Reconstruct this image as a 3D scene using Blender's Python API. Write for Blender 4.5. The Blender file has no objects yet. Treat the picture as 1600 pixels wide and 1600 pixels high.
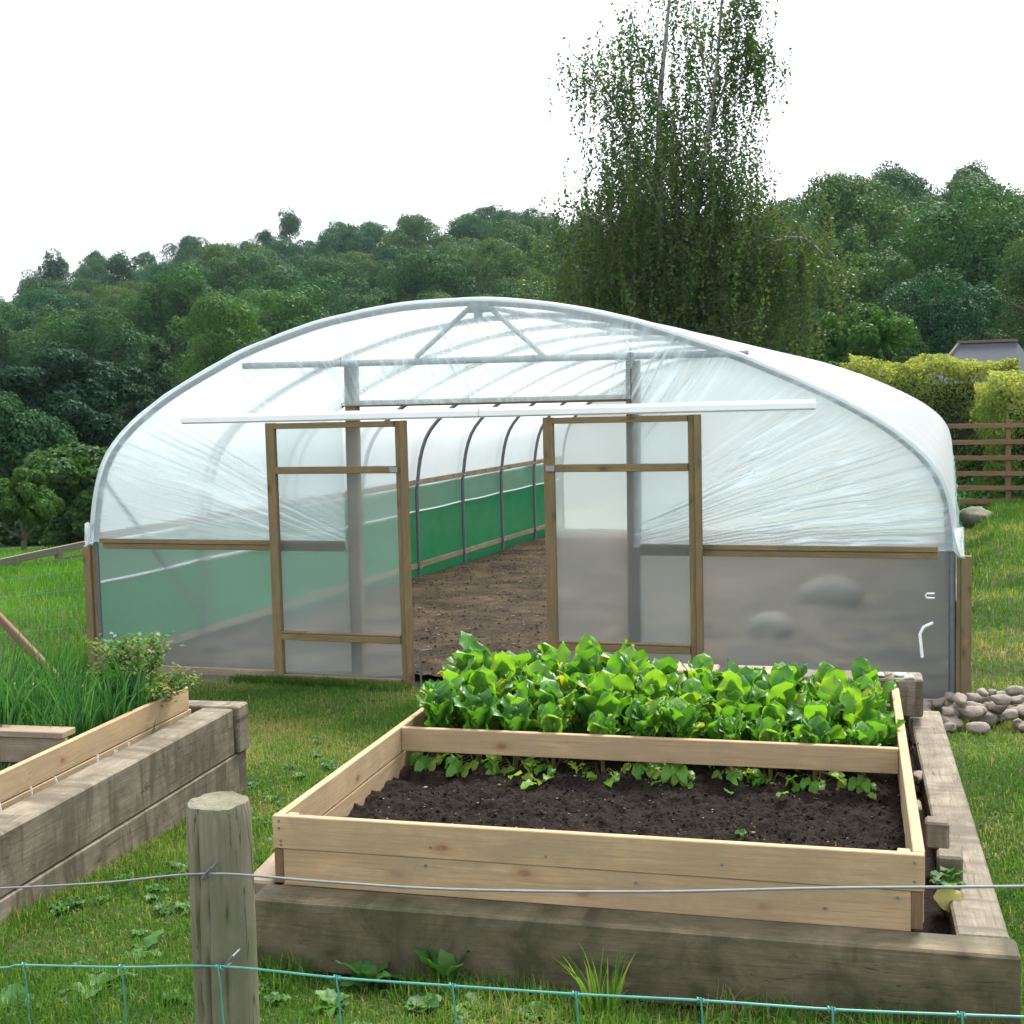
import bpy, math, random
import numpy as np
from mathutils import Vector, Matrix

# ------------------------------------------------------------------ camera, world, sun, exposure
scene = bpy.context.scene
COL = scene.collection
CAMH = 2.161
_yaw, _pit, _rol, FPX = math.radians(18.231), math.radians(4.711), math.radians(-1.4), 2080.0
_f = np.array([-math.sin(_yaw)*math.cos(_pit), math.cos(_yaw)*math.cos(_pit), -math.sin(_pit)])
_r0 = np.array([math.cos(_yaw), math.sin(_yaw), 0.0]); _u0 = np.cross(_r0, _f)
_r = _r0*math.cos(_rol)+_u0*math.sin(_rol); _u = np.cross(_r, _f)
cam_d = bpy.data.cameras.new('camera'); cam = bpy.data.objects.new('camera', cam_d); COL.objects.link(cam)
cam_d.sensor_width = 36; cam_d.lens = FPX/1600*36; cam_d.clip_start = 0.05; cam_d.clip_end = 1500
m = Matrix.Identity(4)
for i in range(3):
    m[i][0] = _r[i]; m[i][1] = _u[i]; m[i][2] = -_f[i]
m[2][3] = CAMH
cam.matrix_world = m
scene.camera = cam

SUN_EL, SUN_AZ = math.radians(56), math.radians(12)      # azimuth from +Y towards +X: ahead of the camera, to the right
world = bpy.data.worlds.new('World'); scene.world = world; world.use_nodes = True
wn = world.node_tree.nodes; wl = world.node_tree.links
bg = wn['Background']
sky = wn.new('ShaderNodeTexSky'); sky.sky_type = 'NISHITA'; sky.sun_disc = False
sky.sun_elevation = SUN_EL; sky.sun_rotation = SUN_AZ; sky.dust_density = 4; sky.air_density = 1.0
hs = wn.new('ShaderNodeMix'); hs.data_type = 'RGBA'; hs.inputs[0].default_value = 0.82
wl.new(sky.outputs[0], hs.inputs[6]); hs.inputs[7].default_value = (7.6, 7.9, 8.3, 1)   # thick white cloud over the sky
wl.new(hs.outputs[2], bg.inputs[0]); bg.inputs[1].default_value = 0.10
sun_d = bpy.data.lights.new('sun', 'SUN'); sun = bpy.data.objects.new('sun', sun_d); COL.objects.link(sun)
sun_d.energy = 2.6; sun_d.angle = math.radians(16); sun_d.color = (1.0, 0.965, 0.91)
sd = Vector((math.sin(SUN_AZ)*math.cos(SUN_EL), math.cos(SUN_AZ)*math.cos(SUN_EL), math.sin(SUN_EL)))
sun.rotation_euler = (-sd).to_track_quat('-Z', 'Y').to_euler()
scene.view_settings.view_transform = 'Standard'; scene.view_settings.look = 'None'
scene.view_settings.exposure = 1.55; scene.view_settings.gamma = 1
scene.render.engine = 'CYCLES'
cy = scene.cycles
cy.max_bounces = 10; cy.diffuse_bounces = 4; cy.glossy_bounces = 3; cy.transmission_bounces = 8
cy.transparent_max_bounces = 24; cy.volume_bounces = 0; cy.sample_clamp_indirect = 4
cy.use_denoising = True; cy.caustics_reflective = False; cy.caustics_refractive = False
cy.use_adaptive_sampling = True; cy.adaptive_threshold = 0.015

RNG = np.random.default_rng(7); random.seed(7)

# ------------------------------------------------------------------ helpers
def tag(o, label=None, cat=None, group=None, kind=None):
    if label: o['label'] = label
    if cat: o['category'] = cat
    if group: o['group'] = group
    if kind: o['kind'] = kind
    return o

def empty(name, loc=(0, 0, 0), rz=0.0):
    o = bpy.data.objects.new(name, None); COL.objects.link(o); o.empty_display_size = .2
    o.location = loc; o.rotation_euler = (0, 0, rz)
    return o

def ray(x, y):
    c = np.array([(x-800)/FPX, -(y-800)/FPX, 1.0])
    return c[0]*_r + c[1]*_u + c[2]*_f
def at_z(x, y, z):
    d = ray(x, y); p = d*((z-CAMH)/d[2]); return Vector((p[0], p[1], z))
def at_c(x, y, c):
    d = ray(x, y)*c; return Vector((d[0], d[1], d[2]+CAMH))

def vnoise(x, y, seed=0):
    x = np.asarray(x, float); y = np.asarray(y, float)
    xi = np.floor(x).astype(np.int64); yi = np.floor(y).astype(np.int64)
    fx = x-xi; fy = y-yi; fx = fx*fx*(3-2*fx); fy = fy*fy*(3-2*fy)
    def h(a, b):
        n = (a*374761393 + b*668265263 + seed*1442695041) & 0xffffffff
        n = ((n ^ (n >> 13))*1274126177) & 0xffffffff
        return ((n ^ (n >> 16)) & 0xffff)/65535.0
    return (h(xi, yi)*(1-fx)+h(xi+1, yi)*fx)*(1-fy)+(h(xi, yi+1)*(1-fx)+h(xi+1, yi+1)*fx)*fy
def fbm(x, y, seed=0, o=4):
    s = 0; a = .5; t = 0
    for k in range(o):
        s = s+a*vnoise(x*2**k, y*2**k, seed+k*17); t += a; a *= .5
    return s/t
def sstep(a, b, x):
    t = np.clip((np.asarray(x, float)-a)/(b-a), 0, 1); return t*t*(3-2*t)

def mesh_np(name, V, F, mat, parent=None, lp=None, rv=None, smooth=False):
    """V (n,3), F (m,k) index array"""
    V = np.asarray(V, np.float32); F = np.asarray(F, np.int32)
    me = bpy.data.meshes.new(name)
    me.vertices.add(len(V)); me.vertices.foreach_set('co', V.ravel())
    k = F.shape[1]
    me.loops.add(F.size); me.loops.foreach_set('vertex_index', F.ravel())
    me.polygons.add(len(F)); me.polygons.foreach_set('loop_start', np.arange(0, F.size, k, dtype=np.int32))
    me.polygons.foreach_set('loop_total', np.full(len(F), k, np.int32))
    if smooth: me.polygons.foreach_set('use_smooth', np.ones(len(F), bool))
    me.update(calc_edges=True); me.validate()
    if lp is not None:
        a = me.attributes.new('lp', 'FLOAT_VECTOR', 'POINT'); a.data.foreach_set('vector', np.asarray(lp, np.float32).ravel())
    if rv is not None:
        a = me.attributes.new('rv', 'FLOAT', 'POINT'); a.data.foreach_set('value', np.asarray(rv, np.float32).ravel())
    me.materials.append(mat)
    o = bpy.data.objects.new(name, me); COL.objects.link(o)
    if parent: o.parent = parent
    return o

class MB:
    """collects planks, boxes, tubes into one mesh with plank-local coordinates"""
    def __init__(s): s.v = []; s.f = []; s.lp = []; s.sm = []
    def plank(s, p0, p1, w, h, up=(0, 0, 1), ch=0.003, taper=0.0):
        p0 = Vector(p0); p1 = Vector(p1); x = (p1-p0); L = x.length; x.normalize()
        up = Vector(up); y = up.cross(x)
        if y.length < 1e-4: y = Vector((0, 1, 0)).cross(x)
        y.normalize(); z = x.cross(y)
        c = (p0+p1)/2; hx, hy, hz = L/2, w/2, h/2; ch = min(ch, hx*.4, hy*.4, hz*.4)
        off = Vector((random.uniform(-50, 50), random.uniform(-9, 9), random.uniform(-9, 9)))
        idx = {}; b = len(s.v)
        for sx in (-1, 1):
            for sy in (-1, 1):
                for sz in (-1, 1):
                    for a in range(3):
                        q = [sx*hx, sy*hy, sz*hz]
                        for k in range(3):
                            if k != a: q[k] -= (sx, sy, sz)[k]*ch
                        idx[(sx, sy, sz, a)] = len(s.v)
                        s.v.append(c+x*q[0]+y*q[1]+z*q[2]); s.lp.append(Vector(q)+off)
        def fc(ks, n):
            vs = [s.v[k] for k in ks]; nn = (vs[1]-vs[0]).cross(vs[2]-vs[1])
            if nn.dot(n) < 0: ks = ks[::-1]
            s.f.append(ks)
        ax = [x, y, z]
        for a in range(3):
            b1, b2 = [k for k in range(3) if k != a]
            for sg in (-1, 1):
                ks = []
                for (u, v_) in ((-1, -1), (1, -1), (1, 1), (-1, 1)):
                    q = [0, 0, 0]; q[a] = sg; q[b1] = u; q[b2] = v_; ks.append(idx[(*q, a)])
                fc(ks, ax[a]*sg)
            for u in (-1, 1):
                for v_ in (-1, 1):                 # chamfer along axis a
                    q = [0, 0, 0]; q[b1] = u; q[b2] = v_; ks = []
                    for sg, k2 in ((-1, b1), (1, b1), (1, b2), (-1, b2)):
                        q[a] = sg; ks.append(idx[(*q, k2)])
                    fc(ks, ax[b1]*u+ax[b2]*v_)
        for sx in (-1, 1):
            for sy in (-1, 1):
                for sz in (-1, 1):
                    fc([idx[(sx, sy, sz, a)] for a in range(3)], x*sx+y*sy+z*sz)
        return s
    def tube(s, pts, r, n=10, cap=True, r1=None):
        pts = [Vector(p) for p in pts]; N = len(pts); b = len(s.v)
        t0 = (pts[1]-pts[0]).normalized(); nrm = t0.orthogonal().normalized(); ln = 0
        off = random.uniform(-50, 50)
        for i, p in enumerate(pts):
            t = ((pts[min(i+1, N-1)]-pts[max(i-1, 0)])).normalized()
            nrm = (nrm-t*nrm.dot(t)).normalized(); bn = t.cross(nrm)
            rr = r if r1 is None else r+(r1-r)*i/(N-1)
            if i: ln += (pts[i]-pts[i-1]).length
            for k in range(n):
                a = 2*math.pi*k/n
                s.v.append(p+nrm*(rr*math.cos(a))+bn*(rr*math.sin(a))); s.lp.append(Vector((ln+off, rr*math.cos(a), rr*math.sin(a))))
        for i in range(N-1):
            for k in range(n):
                s.f.append([b+i*n+k, b+i*n+(k+1) % n, b+(i+1)*n+(k+1) % n, b+(i+1)*n+k])
        if cap:
            s.f.append([b+k for k in range(n)][::-1]); s.f.append([b+(N-1)*n+k for k in range(n)])
        s.sm.append(1)
        return s
    def build(s, name, mat, parent=None, smooth=None):
        me = bpy.data.meshes.new(name); me.from_pydata([tuple(v) for v in s.v], [], s.f); me.update()
        a = me.attributes.new('lp', 'FLOAT_VECTOR', 'POINT'); a.data.foreach_set('vector', [c for v in s.lp for c in v])
        if smooth or (smooth is None and s.sm):
            me.polygons.foreach_set('use_smooth', np.ones(len(me.polygons), bool))
            try: me.set_sharp_from_angle(angle=math.radians(40))
            except Exception: pass
        me.materials.append(mat)
        o = bpy.data.objects.new(name, me); COL.objects.link(o)
        if parent: o.parent = parent
        return o

def grid_mesh(name, xs, ys, zf, mat, parent=None, smooth=True):
    X, Y = np.meshgrid(xs, ys); Z = zf(X, Y)
    V = np.stack([X.ravel(), Y.ravel(), Z.ravel()], 1); nx, ny = len(xs), len(ys)
    i = np.arange((nx-1)*(ny-1)); a = (i//(nx-1))*nx+i % (nx-1)
    F = np.stack([a, a+1, a+nx+1, a+nx], 1)
    return mesh_np(name, V, F, mat, parent, lp=V, smooth=smooth)

# ------------------------------------------------------------------ materials
def new_mat(name):
    m = bpy.data.materials.new(name); m.use_nodes = True; nt = m.node_tree; nt.nodes.clear()
    out = nt.nodes.new('ShaderNodeOutputMaterial'); return m, nt, out
def N(nt, t, **kw):
    n = nt.nodes.new(t)
    for k, v in kw.items():
        if k.startswith('i_'): n.inputs[k[2:].replace('_', ' ')].default_value = v
        else: setattr(n, k, v)
    return n
def ramp(nt, fac, stops):
    r = nt.nodes.new('ShaderNodeValToRGB'); e = r.color_ramp.elements
    while len(e) < len(stops): e.new(0.5)
    for k, (p, c) in enumerate(stops): e[k].position = p; e[k].color = (*c, 1) if len(c) == 3 else c
    nt.links.new(fac, r.inputs[0]); return r.outputs[0]
def mixc(nt, fac, a, b, mode='MIX'):
    n = nt.nodes.new('ShaderNodeMix'); n.data_type = 'RGBA'; n.blend_type = mode
    for s, v in ((n.inputs[0], fac), (n.inputs[6], a), (n.inputs[7], b)):
        if hasattr(v, 'is_linked') or isinstance(v, bpy.types.NodeSocket): nt.links.new(v, s)
        elif isinstance(v, (int, float)): s.default_value = v
        else: s.default_value = (*v, 1)
    return n.outputs[2]
def noise(nt, vec, scale, detail=4, rough=.6, dist=0.0):
    n = nt.nodes.new('ShaderNodeTexNoise'); n.inputs['Scale'].default_value = scale
    n.inputs['Detail'].default_value = detail; n.inputs['Roughness'].default_value = rough; n.inputs['Distortion'].default_value = dist
    if vec is not None: nt.links.new(vec, n.inputs['Vector'])
    return n.outputs['Fac']
def mapping(nt, vec, sc):
    n = nt.nodes.new('ShaderNodeMapping'); n.inputs['Scale'].default_value = sc; nt.links.new(vec, n.inputs['Vector']); return n.outputs[0]
def attr(nt, name, out='Vector'):
    n = nt.nodes.new('ShaderNodeAttribute'); n.attribute_name = name; return n.outputs[out]

def sc(c, k): return tuple(x*k for x in c)
def wood(name, light, mid, dark, knots=(.25, .12, .05), stain=None, stain_amt=.0, grain=1.0, rough=.75, bump=.35, cracks=0.0, K=.66, drips=0.0):
    m, nt, out = new_mat(name); P = attr(nt, 'lp')
    light, mid, dark = sc(light, K), sc(mid, K), sc(dark, K*.85)
    if knots: knots = sc(knots, K)
    if stain: stain = sc(stain, K)
    g1 = noise(nt, mapping(nt, P, (1.3*grain, 30*grain, 30*grain)), 1.7, 7, .72, .45)
    g2 = noise(nt, mapping(nt, P, (4.0, 110, 110)), 1.5, 4, .7)
    big = noise(nt, mapping(nt, P, (1, 2.5, 2.5)), 1.7, 4, .6)
    c = ramp(nt, g1, [(.28, dark), (.5, mid), (.72, light)])
    c = mixc(nt, .45, c, ramp(nt, g2, [(.3, dark), (.6, light)]))
    c = mixc(nt, .5, c, ramp(nt, big, [(.3, (.72, .70, .66)), (.65, (1.1, 1.08, 1.04))]), 'MULTIPLY')
    if knots:
        v = N(nt, 'ShaderNodeTexVoronoi'); v.voronoi_dimensions = '2D'; v.inputs['Scale'].default_value = 2.3
        sx_ = N(nt, 'ShaderNodeSeparateXYZ'); cx_ = N(nt, 'ShaderNodeCombineXYZ'); nt.links.new(mapping(nt, P, (1.0, 1, 2.0)), sx_.inputs[0]); nt.links.new(sx_.outputs[0], cx_.inputs[0]); nt.links.new(sx_.outputs[2], cx_.inputs[1])
        nt.links.new(cx_.outputs[0], v.inputs['Vector'])
        kf = ramp(nt, v.outputs['Distance'], [(.035, (1, 1, 1)), (.065, (.45, .45, .45)), (.15, (0, 0, 0))])
        c = mixc(nt, kf, c, knots)
    if stain:
        s = noise(nt, mapping(nt, P, (1.8, 1.8, 1.8)), 2.2, 6, .7, .6)
        sf = ramp(nt, s, [(.5-stain_amt*.35, (0, 0, 0)), (.74-stain_amt*.2, (1, 1, 1))])
        c = mixc(nt, sf, c, stain)
    if drips:
        dn = noise(nt, mapping(nt, P, (7, 1.2, 1.2)), 1.5, 5, .65, .5)
        c = mixc(nt, ramp(nt, dn, [(.48, (0, 0, 0)), (.62, (drips,)*3)]), c, sc((.16, .135, .09), K))
    b = N(nt, 'ShaderNodeBsdfPrincipled'); b.inputs['Roughness'].default_value = rough
    b.inputs['Specular IOR Level'].default_value = .25
    if cracks:
        cr = noise(nt, mapping(nt, P, (.9, 14, 14)), 1.9, 3, .5, .8)
        w_ = N(nt, 'ShaderNodeMath', operation='ABSOLUTE'); d = N(nt, 'ShaderNodeMath', operation='SUBTRACT'); d.inputs[1].default_value = .5
        nt.links.new(cr, d.inputs[0]); nt.links.new(d.outputs[0], w_.inputs[0])
        cf = ramp(nt, w_.outputs[0], [(.0, (1, 1, 1)), (cracks, (0, 0, 0))])
        cm = ramp(nt, noise(nt, mapping(nt, P, (.8, 3, 3)), 1.3, 2, .5), [(.50, (0, 0, 0)), (.58, (1, 1, 1))])
        cf = mixc(nt, 1.0, cf, cm, 'MULTIPLY')
        c = mixc(nt, cf, c, (.03, .022, .015))
    nt.links.new(c, b.inputs['Base Color'])
    bp = N(nt, 'ShaderNodeBump'); bp.inputs['Strength'].default_value = bump; bp.inputs['Distance'].default_value = .004
    nt.links.new(g1, bp.inputs['Height']); nt.links.new(bp.outputs[0], b.inputs['Normal'])
    nt.links.new(b.outputs[0], out.inputs[0]); return m

def leafmat(name, cols, trans=.45, rough=.5, spec=.3, objrand=0.0, tcol=None, objcols=None, K=.6, wr=0):
    cols = [sc(c, K) for c in cols]
    m, nt, out = new_mat(name)
    rv = attr(nt, 'rv', 'Fac')
    k = len(cols); c = ramp(nt, rv, [(i/(k-1), cols[i]) for i in range(k)])
    if objrand:
        oi = N(nt, 'ShaderNodeObjectInfo')
        oc = objcols or [(.5, .75, .8), (1.1, 1, .8), (.65, .85, 1.0), (1.7, 1.25, .8), (.6, .95, 1.1), (1.25, 1.35, .8), (.8, .8, .7)]
        c = mixc(nt, objrand, c, ramp(nt, oi.outputs['Random'], [(i/(len(oc)-1), oc[i]) for i in range(len(oc))]), 'MULTIPLY')
    b = N(nt, 'ShaderNodeBsdfPrincipled'); b.inputs['Roughness'].default_value = rough
    b.inputs['Specular IOR Level'].default_value = spec; nt.links.new(c, b.inputs['Base Color'])
    if wr:
        wn_ = noise(nt, attr(nt, 'lp'), wr, 3, .6); bp = N(nt, 'ShaderNodeBump'); bp.inputs['Strength'].default_value = .6; bp.inputs['Distance'].default_value = .004
        nt.links.new(wn_, bp.inputs['Height']); nt.links.new(bp.outputs[0], b.inputs['Normal'])
    t = N(nt, 'ShaderNodeBsdfTranslucent')
    tc = mixc(nt, 1.0, c, tcol or (1.5, 1.6, .6), 'MULTIPLY'); nt.links.new(tc, t.inputs[0])
    mx = N(nt, 'ShaderNodeMixShader'); mx.inputs[0].default_value = trans
    nt.links.new(b.outputs[0], mx.inputs[1]); nt.links.new(t.outputs[0], mx.inputs[2]); nt.links.new(mx.outputs[0], out.inputs[0])
    return m

def film(name, base, fold=0.0, blur=.6, tint=(.93, .97, .97), tr=.55, gl=.4, scol=(.86, .91, .92)):
    m, nt, out = new_mat(name)
    T = N(nt, 'ShaderNodeBsdfTransparent'); T.inputs[0].default_value = (*tint, 1)
    R = N(nt, 'ShaderNodeBsdfRefraction'); R.inputs['IOR'].default_value = 1.06; R.inputs['Roughness'].default_value = .33; R.inputs[0].default_value = (*tint, 1)
    M1 = N(nt, 'ShaderNodeMixShader'); M1.inputs[0].default_value = blur
    nt.links.new(T.outputs[0], M1.inputs[1]); nt.links.new(R.outputs[0], M1.inputs[2])
    D = N(nt, 'ShaderNodeBsdfDiffuse'); D.inputs[0].default_value = (*scol, 1)
    TL = N(nt, 'ShaderNodeBsdfTranslucent'); TL.inputs[0].default_value = (.90, .95, .96, 1)
    M2 = N(nt, 'ShaderNodeMixShader'); M2.inputs[0].default_value = tr
    nt.links.new(D.outputs[0], M2.inputs[1]); nt.links.new(TL.outputs[0], M2.inputs[2])
    M3 = N(nt, 'ShaderNodeMixShader'); nt.links.new(M1.outputs[0], M3.inputs[1]); nt.links.new(M2.outputs[0], M3.inputs[2])
    if fold:
        a = attr(nt, 'rv', 'Fac'); mm = N(nt, 'ShaderNodeMath', operation='MULTIPLY_ADD'); mm.use_clamp = True
        mm.inputs[1].default_value = fold; mm.inputs[2].default_value = base; nt.links.new(a, mm.inputs[0]); nt.links.new(mm.outputs[0], M3.inputs[0])
    else:
        cf = noise(nt, attr(nt, 'lp'), 2.5, 4, .6)
        mm = N(nt, 'ShaderNodeMath', operation='MULTIPLY_ADD'); mm.inputs[1].default_value = .12; mm.inputs[2].default_value = base-.06
        nt.links.new(cf, mm.inputs[0]); nt.links.new(mm.outputs[0], M3.inputs[0])
    if gl <= 0:
        nt.links.new(M3.outputs[0], out.inputs[0]); return m
    G = N(nt, 'ShaderNodeBsdfGlossy'); G.inputs['Roughness'].default_value = .22
    F = N(nt, 'ShaderNodeFresnel'); F.inputs[0].default_value = 1.4
    M4 = N(nt, 'ShaderNodeMixShader'); fm = N(nt, 'ShaderNodeMath', operation='MULTIPLY'); fm.inputs[1].default_value = gl; nt.links.new(F.outputs[0], fm.inputs[0]); nt.links.new(fm.outputs[0], M4.inputs[0])
    nt.links.new(M3.outputs[0], M4.inputs[1]); nt.links.new(G.outputs[0], M4.inputs[2]); nt.links.new(M4.outputs[0], out.inputs[0])
    return m

def plain(name, col, rough=.5, metal=0.0, var=.25, scale=12, bump=0.0, col2=None, spec=.5):
    m, nt, out = new_mat(name); tc = N(nt, 'ShaderNodeTexCoord')
    n = noise(nt, tc.outputs['Object'], scale, 5, .65)
    c2 = col2 or tuple(x*(1-var) for x in col)
    c = ramp(nt, n, [(.3, c2), (.7, col)])
    b = N(nt, 'ShaderNodeBsdfPrincipled'); b.inputs['Roughness'].default_value = rough; b.inputs['Metallic'].default_value = metal
    b.inputs['Specular IOR Level'].default_value = spec
    nt.links.new(c, b.inputs['Base Color'])
    if bump:
        bp = N(nt, 'ShaderNodeBump'); bp.inputs['Strength'].default_value = bump; bp.inputs['Distance'].default_value = .01
        nt.links.new(n, bp.inputs['Height']); nt.links.new(bp.outputs[0], b.inputs['Normal'])
    nt.links.new(b.outputs[0], out.inputs[0]); return m

def netting(name, col, tp=.2):
    m, nt, out = new_mat(name)
    P = attr(nt, 'lp'); n = noise(nt, P, 3, 4, .6)
    c = ramp(nt, n, [(.3, tuple(x*.85 for x in col)), (.7, col)])
    w = noise(nt, mapping(nt, P, (60, 60, 60)), 3, 2, .5)
    c = mixc(nt, .3, c, ramp(nt, w, [(.35, (.55, .55, .55)), (.65, (1.2, 1.2, 1.2))]), 'MULTIPLY')
    D = N(nt, 'ShaderNodeBsdfDiffuse'); TL = N(nt, 'ShaderNodeBsdfTranslucent'); T = N(nt, 'ShaderNodeBsdfTransparent')
    nt.links.new(c, D.inputs[0]); nt.links.new(c, TL.inputs[0])
    a = N(nt, 'ShaderNodeMixShader'); a.inputs[0].default_value = .55; nt.links.new(D.outputs[0], a.inputs[1]); nt.links.new(TL.outputs[0], a.inputs[2])
    b = N(nt, 'ShaderNodeMixShader'); b.inputs[0].default_value = tp; nt.links.new(a.outputs[0], b.inputs[1]); nt.links.new(T.outputs[0], b.inputs[2])
    nt.links.new(b.outputs[0], out.inputs[0]); return m

def soilmat(name, a, b_, specks, mot=0.0):
    m, nt, out = new_mat(name); P = attr(nt, 'lp')
    n = noise(nt, P, 9, 8, .75); n2 = noise(nt, P, 60, 4, .7)
    a, b_, specks = sc(a, .6), sc(b_, .6), sc(specks, .6)
    c = ramp(nt, n, [(.32, a), (.68, b_)])
    if mot:
        n3 = noise(nt, P, 1.7, 4, .6, .5); c = mixc(nt, mot, c, ramp(nt, n3, [(.34, (.45, .45, .47)), (.5, (.95, .95, .95)), (.68, (1.9, 1.75, 1.5))]), 'MULTIPLY')
    c = mixc(nt, ramp(nt, n2, [(.62, (0, 0, 0)), (.74, (.8, .8, .8))]), c, specks)
    b = N(nt, 'ShaderNodeBsdfPrincipled'); b.inputs['Roughness'].default_value = .95; b.inputs['Specular IOR Level'].default_value = .15
    nt.links.new(c, b.inputs['Base Color'])
    bp = N(nt, 'ShaderNodeBump'); bp.inputs['Strength'].default_value = .8; bp.inputs['Distance'].default_value = .02
    nt.links.new(n2, bp.inputs['Height']); nt.links.new(bp.outputs[0], b.inputs['Normal'])
    nt.links.new(b.outputs[0], out.inputs[0]); return m

M_pine = wood('fresh_pine', (.64, .47, .27), (.50, .35, .19), (.30, .185, .09), knots=(.24, .10, .04), stain=(.36, .27, .16), stain_amt=.5, bump=.35, K=.78)
M_pine2 = wood('weathered_pine', (.50, .40, .29), (.42, .32, .22), (.28, .20, .13), knots=(.2, .1, .05), stain=(.25, .2, .14), stain_amt=.3, bump=.3)
M_treated = wood('treated_timber', (.36, .27, .13), (.27, .19, .085), (.15, .10, .045), knots=(.11, .06, .03), stain=(.20, .16, .09), stain_amt=.3, bump=.25)
M_sleeper = wood('weathered_sleeper', (.50, .43, .33), (.36, .30, .22), (.15, .12, .085), knots=(.16, .11, .07), stain=(.15, .13, .085), stain_amt=.25, grain=.7, cracks=.010, bump=.5, drips=1.0, K=.55)
M_sleeper_d = wood('mossy_sleeper', (.36, .29, .19), (.26, .20, .125), (.12, .095, .055), knots=(.09, .06, .04), stain=(.07, .07, .03), stain_amt=.6, grain=.7, cracks=.008, bump=.5, K=.62, drips=.35)
M_post = wood('round_post_wood', (.42, .38, .29), (.30, .265, .195), (.13, .105, .07), knots=None, stain=(.17, .18, .10), stain_amt=.3, grain=.9, bump=.9, K=.62, cracks=.007)
M_rail = wood('brown_fence_rail', (.30, .19, .10), (.23, .145, .08), (.13, .08, .045), knots=None, bump=.3)
M_oldrail = wood('grey_old_rail', (.28, .25, .19), (.21, .19, .14), (.12, .10, .08), knots=None, bump=.3)
M_galv = plain('galvanised_steel', (.30, .315, .325), .45, .75, .3, 30)
M_hoop = plain('dull_hoop_steel', (.15, .16, .17), .6, .3, .3, 30)
M_wire = plain('galvanised_wire', (.25, .265, .26), .45, .6, .25, 60)
M_gwire = plain('green_plastic_wire', (.06, .27, .21), .35, 0, .3, 40)
M_white = plain('white_painted_metal', (.78, .80, .80), .35, 0, .1, 5)
M_whitepl = plain('white_plastic', (.82, .83, .82), .4, 0, .08, 20)
M_net = netting('green_windbreak_net', (.035, .20, .09), .06)
M_roof = film('roof_film', .85, blur=0.0, tr=.72, gl=.3)
M_end = film('end_wall_film', .42, fold=.55, blur=.5, scol=(.70, .86, .90))
M_low = film('lower_wall_film', .15, blur=.7, scol=(.72, .82, .88))
M_door = film('door_film', .15, blur=.5, scol=(.74, .84, .88))
M_sidefilm = film('side_film', .38, blur=0.0, tr=.8)
M_skirt = plain('black_plastic_sheet', (.06, .06, .065), .4, 0, .4, 8, .6)
M_soil = soilmat('dark_compost', (.009, .006, .0045), (.034, .022, .015), (.13, .085, .055))
M_earth = soilmat('brown_earth', (.085, .058, .036), (.175, .125, .08), (.33, .26, .18), .8)
M_stone = plain('field_stone', (.26, .215, .17), .8, 0, .45, 9, .5)
M_stone_r = plain('reddish_stone', (.17, .095, .07), .8, 0, .35, 9, .5)
M_pebble = plain('white_pebble', (.75, .73, .68), .6, 0, .15, 25)
M_rock2 = plain('earthy_boulder', (.19, .165, .125), .9, 0, .6, 5, .8)
M_rock = plain('mossy_boulder', (.17, .155, .12), .9, 0, .5, 7, .6, col2=(.07, .08, .035))
M_slate = plain('slate_roof', (.04, .05, .062), .8, 0, .2, 4, .3)
M_wallg = plain('grey_boards', (.16, .15, .13), .8, 0, .3, 6)
M_bark = plain('rough_bark', (.10, .085, .065), .9, 0, .5, 14, .8)
M_birch = plain('birch_bark', (.40, .38, .34), .8, 0, .2, 9, .4, col2=(.10, .09, .08))
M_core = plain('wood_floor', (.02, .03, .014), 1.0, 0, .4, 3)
M_beet = leafmat('beet_leaf', [(.045, .17, .03), (.09, .28, .035), (.155, .36, .04), (.30, .38, .06)], trans=.5, rough=.38, spec=.4, K=.78, wr=55, tcol=(1.9, 1.55, .45))
M_stem = leafmat('beet_stem', [(.16, .24, .05), (.30, .28, .08), (.28, .10, .08)], trans=.15, rough=.4)
M_yleaf = leafmat('yellowing_leaf', [(.50, .46, .13), (.62, .55, .2)], trans=.4, K=.8)
M_chive = leafmat('chive_leaf', [(.02, .10, .03), (.06, .22, .05), (.16, .36, .11)], trans=.35, rough=.4)
M_herb = leafmat('rose_leaf', [(.05, .15, .03), (.11, .27, .045), (.22, .33, .07), (.30, .17, .07)], trans=.45)
M_grass = leafmat('grass_blade', [(.06, .15, .025), (.10, .235, .035), (.17, .30, .055), (.38, .34, .15), (.46, .38, .22)], trans=.45, rough=.5, K=.66, spec=.12)
M_meadow = leafmat('meadow_blade', [(.08, .22, .03), (.12, .32, .04), (.18, .38, .06), (.30, .38, .10)], trans=.45, K=.55, spec=.12)
M_weed = leafmat('broad_weed_leaf', [(.04, .14, .03), (.08, .22, .04), (.14, .30, .06)], trans=.4, K=.65, wr=40)
M_tree = leafmat('woodland_leaf', [(.022, .055, .022), (.035, .085, .03), (.06, .12, .04)], trans=.2, objrand=1.0, spec=.05, K=1.0)
M_conif = leafmat('conifer_needle', [(.012, .035, .020), (.022, .055, .028), (.035, .07, .035)], trans=.15, objrand=.5, spec=.04, K=.8)
M_tree2 = leafmat('light_tree_leaf', [(.05, .12, .03), (.08, .18, .04), (.13, .22, .05)], trans=.35, objrand=.5, spec=.1)
M_birchleaf = leafmat('birch_leaf', [(.030, .070, .022), (.05, .105, .03), (.075, .135, .035), (.12, .13, .04)], trans=.38, spec=.15, K=.75)
M_hedge = leafmat('beech_hedge_leaf', [(.07, .15, .03), (.14, .23, .045), (.32, .36, .09), (.50, .46, .15)], trans=.4, K=.75, spec=.1)
M_chip = leafmat('dry_debris', [(.20, .13, .07), (.40, .28, .16), (.6, .5, .36)], trans=.05, rough=.9)

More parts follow.
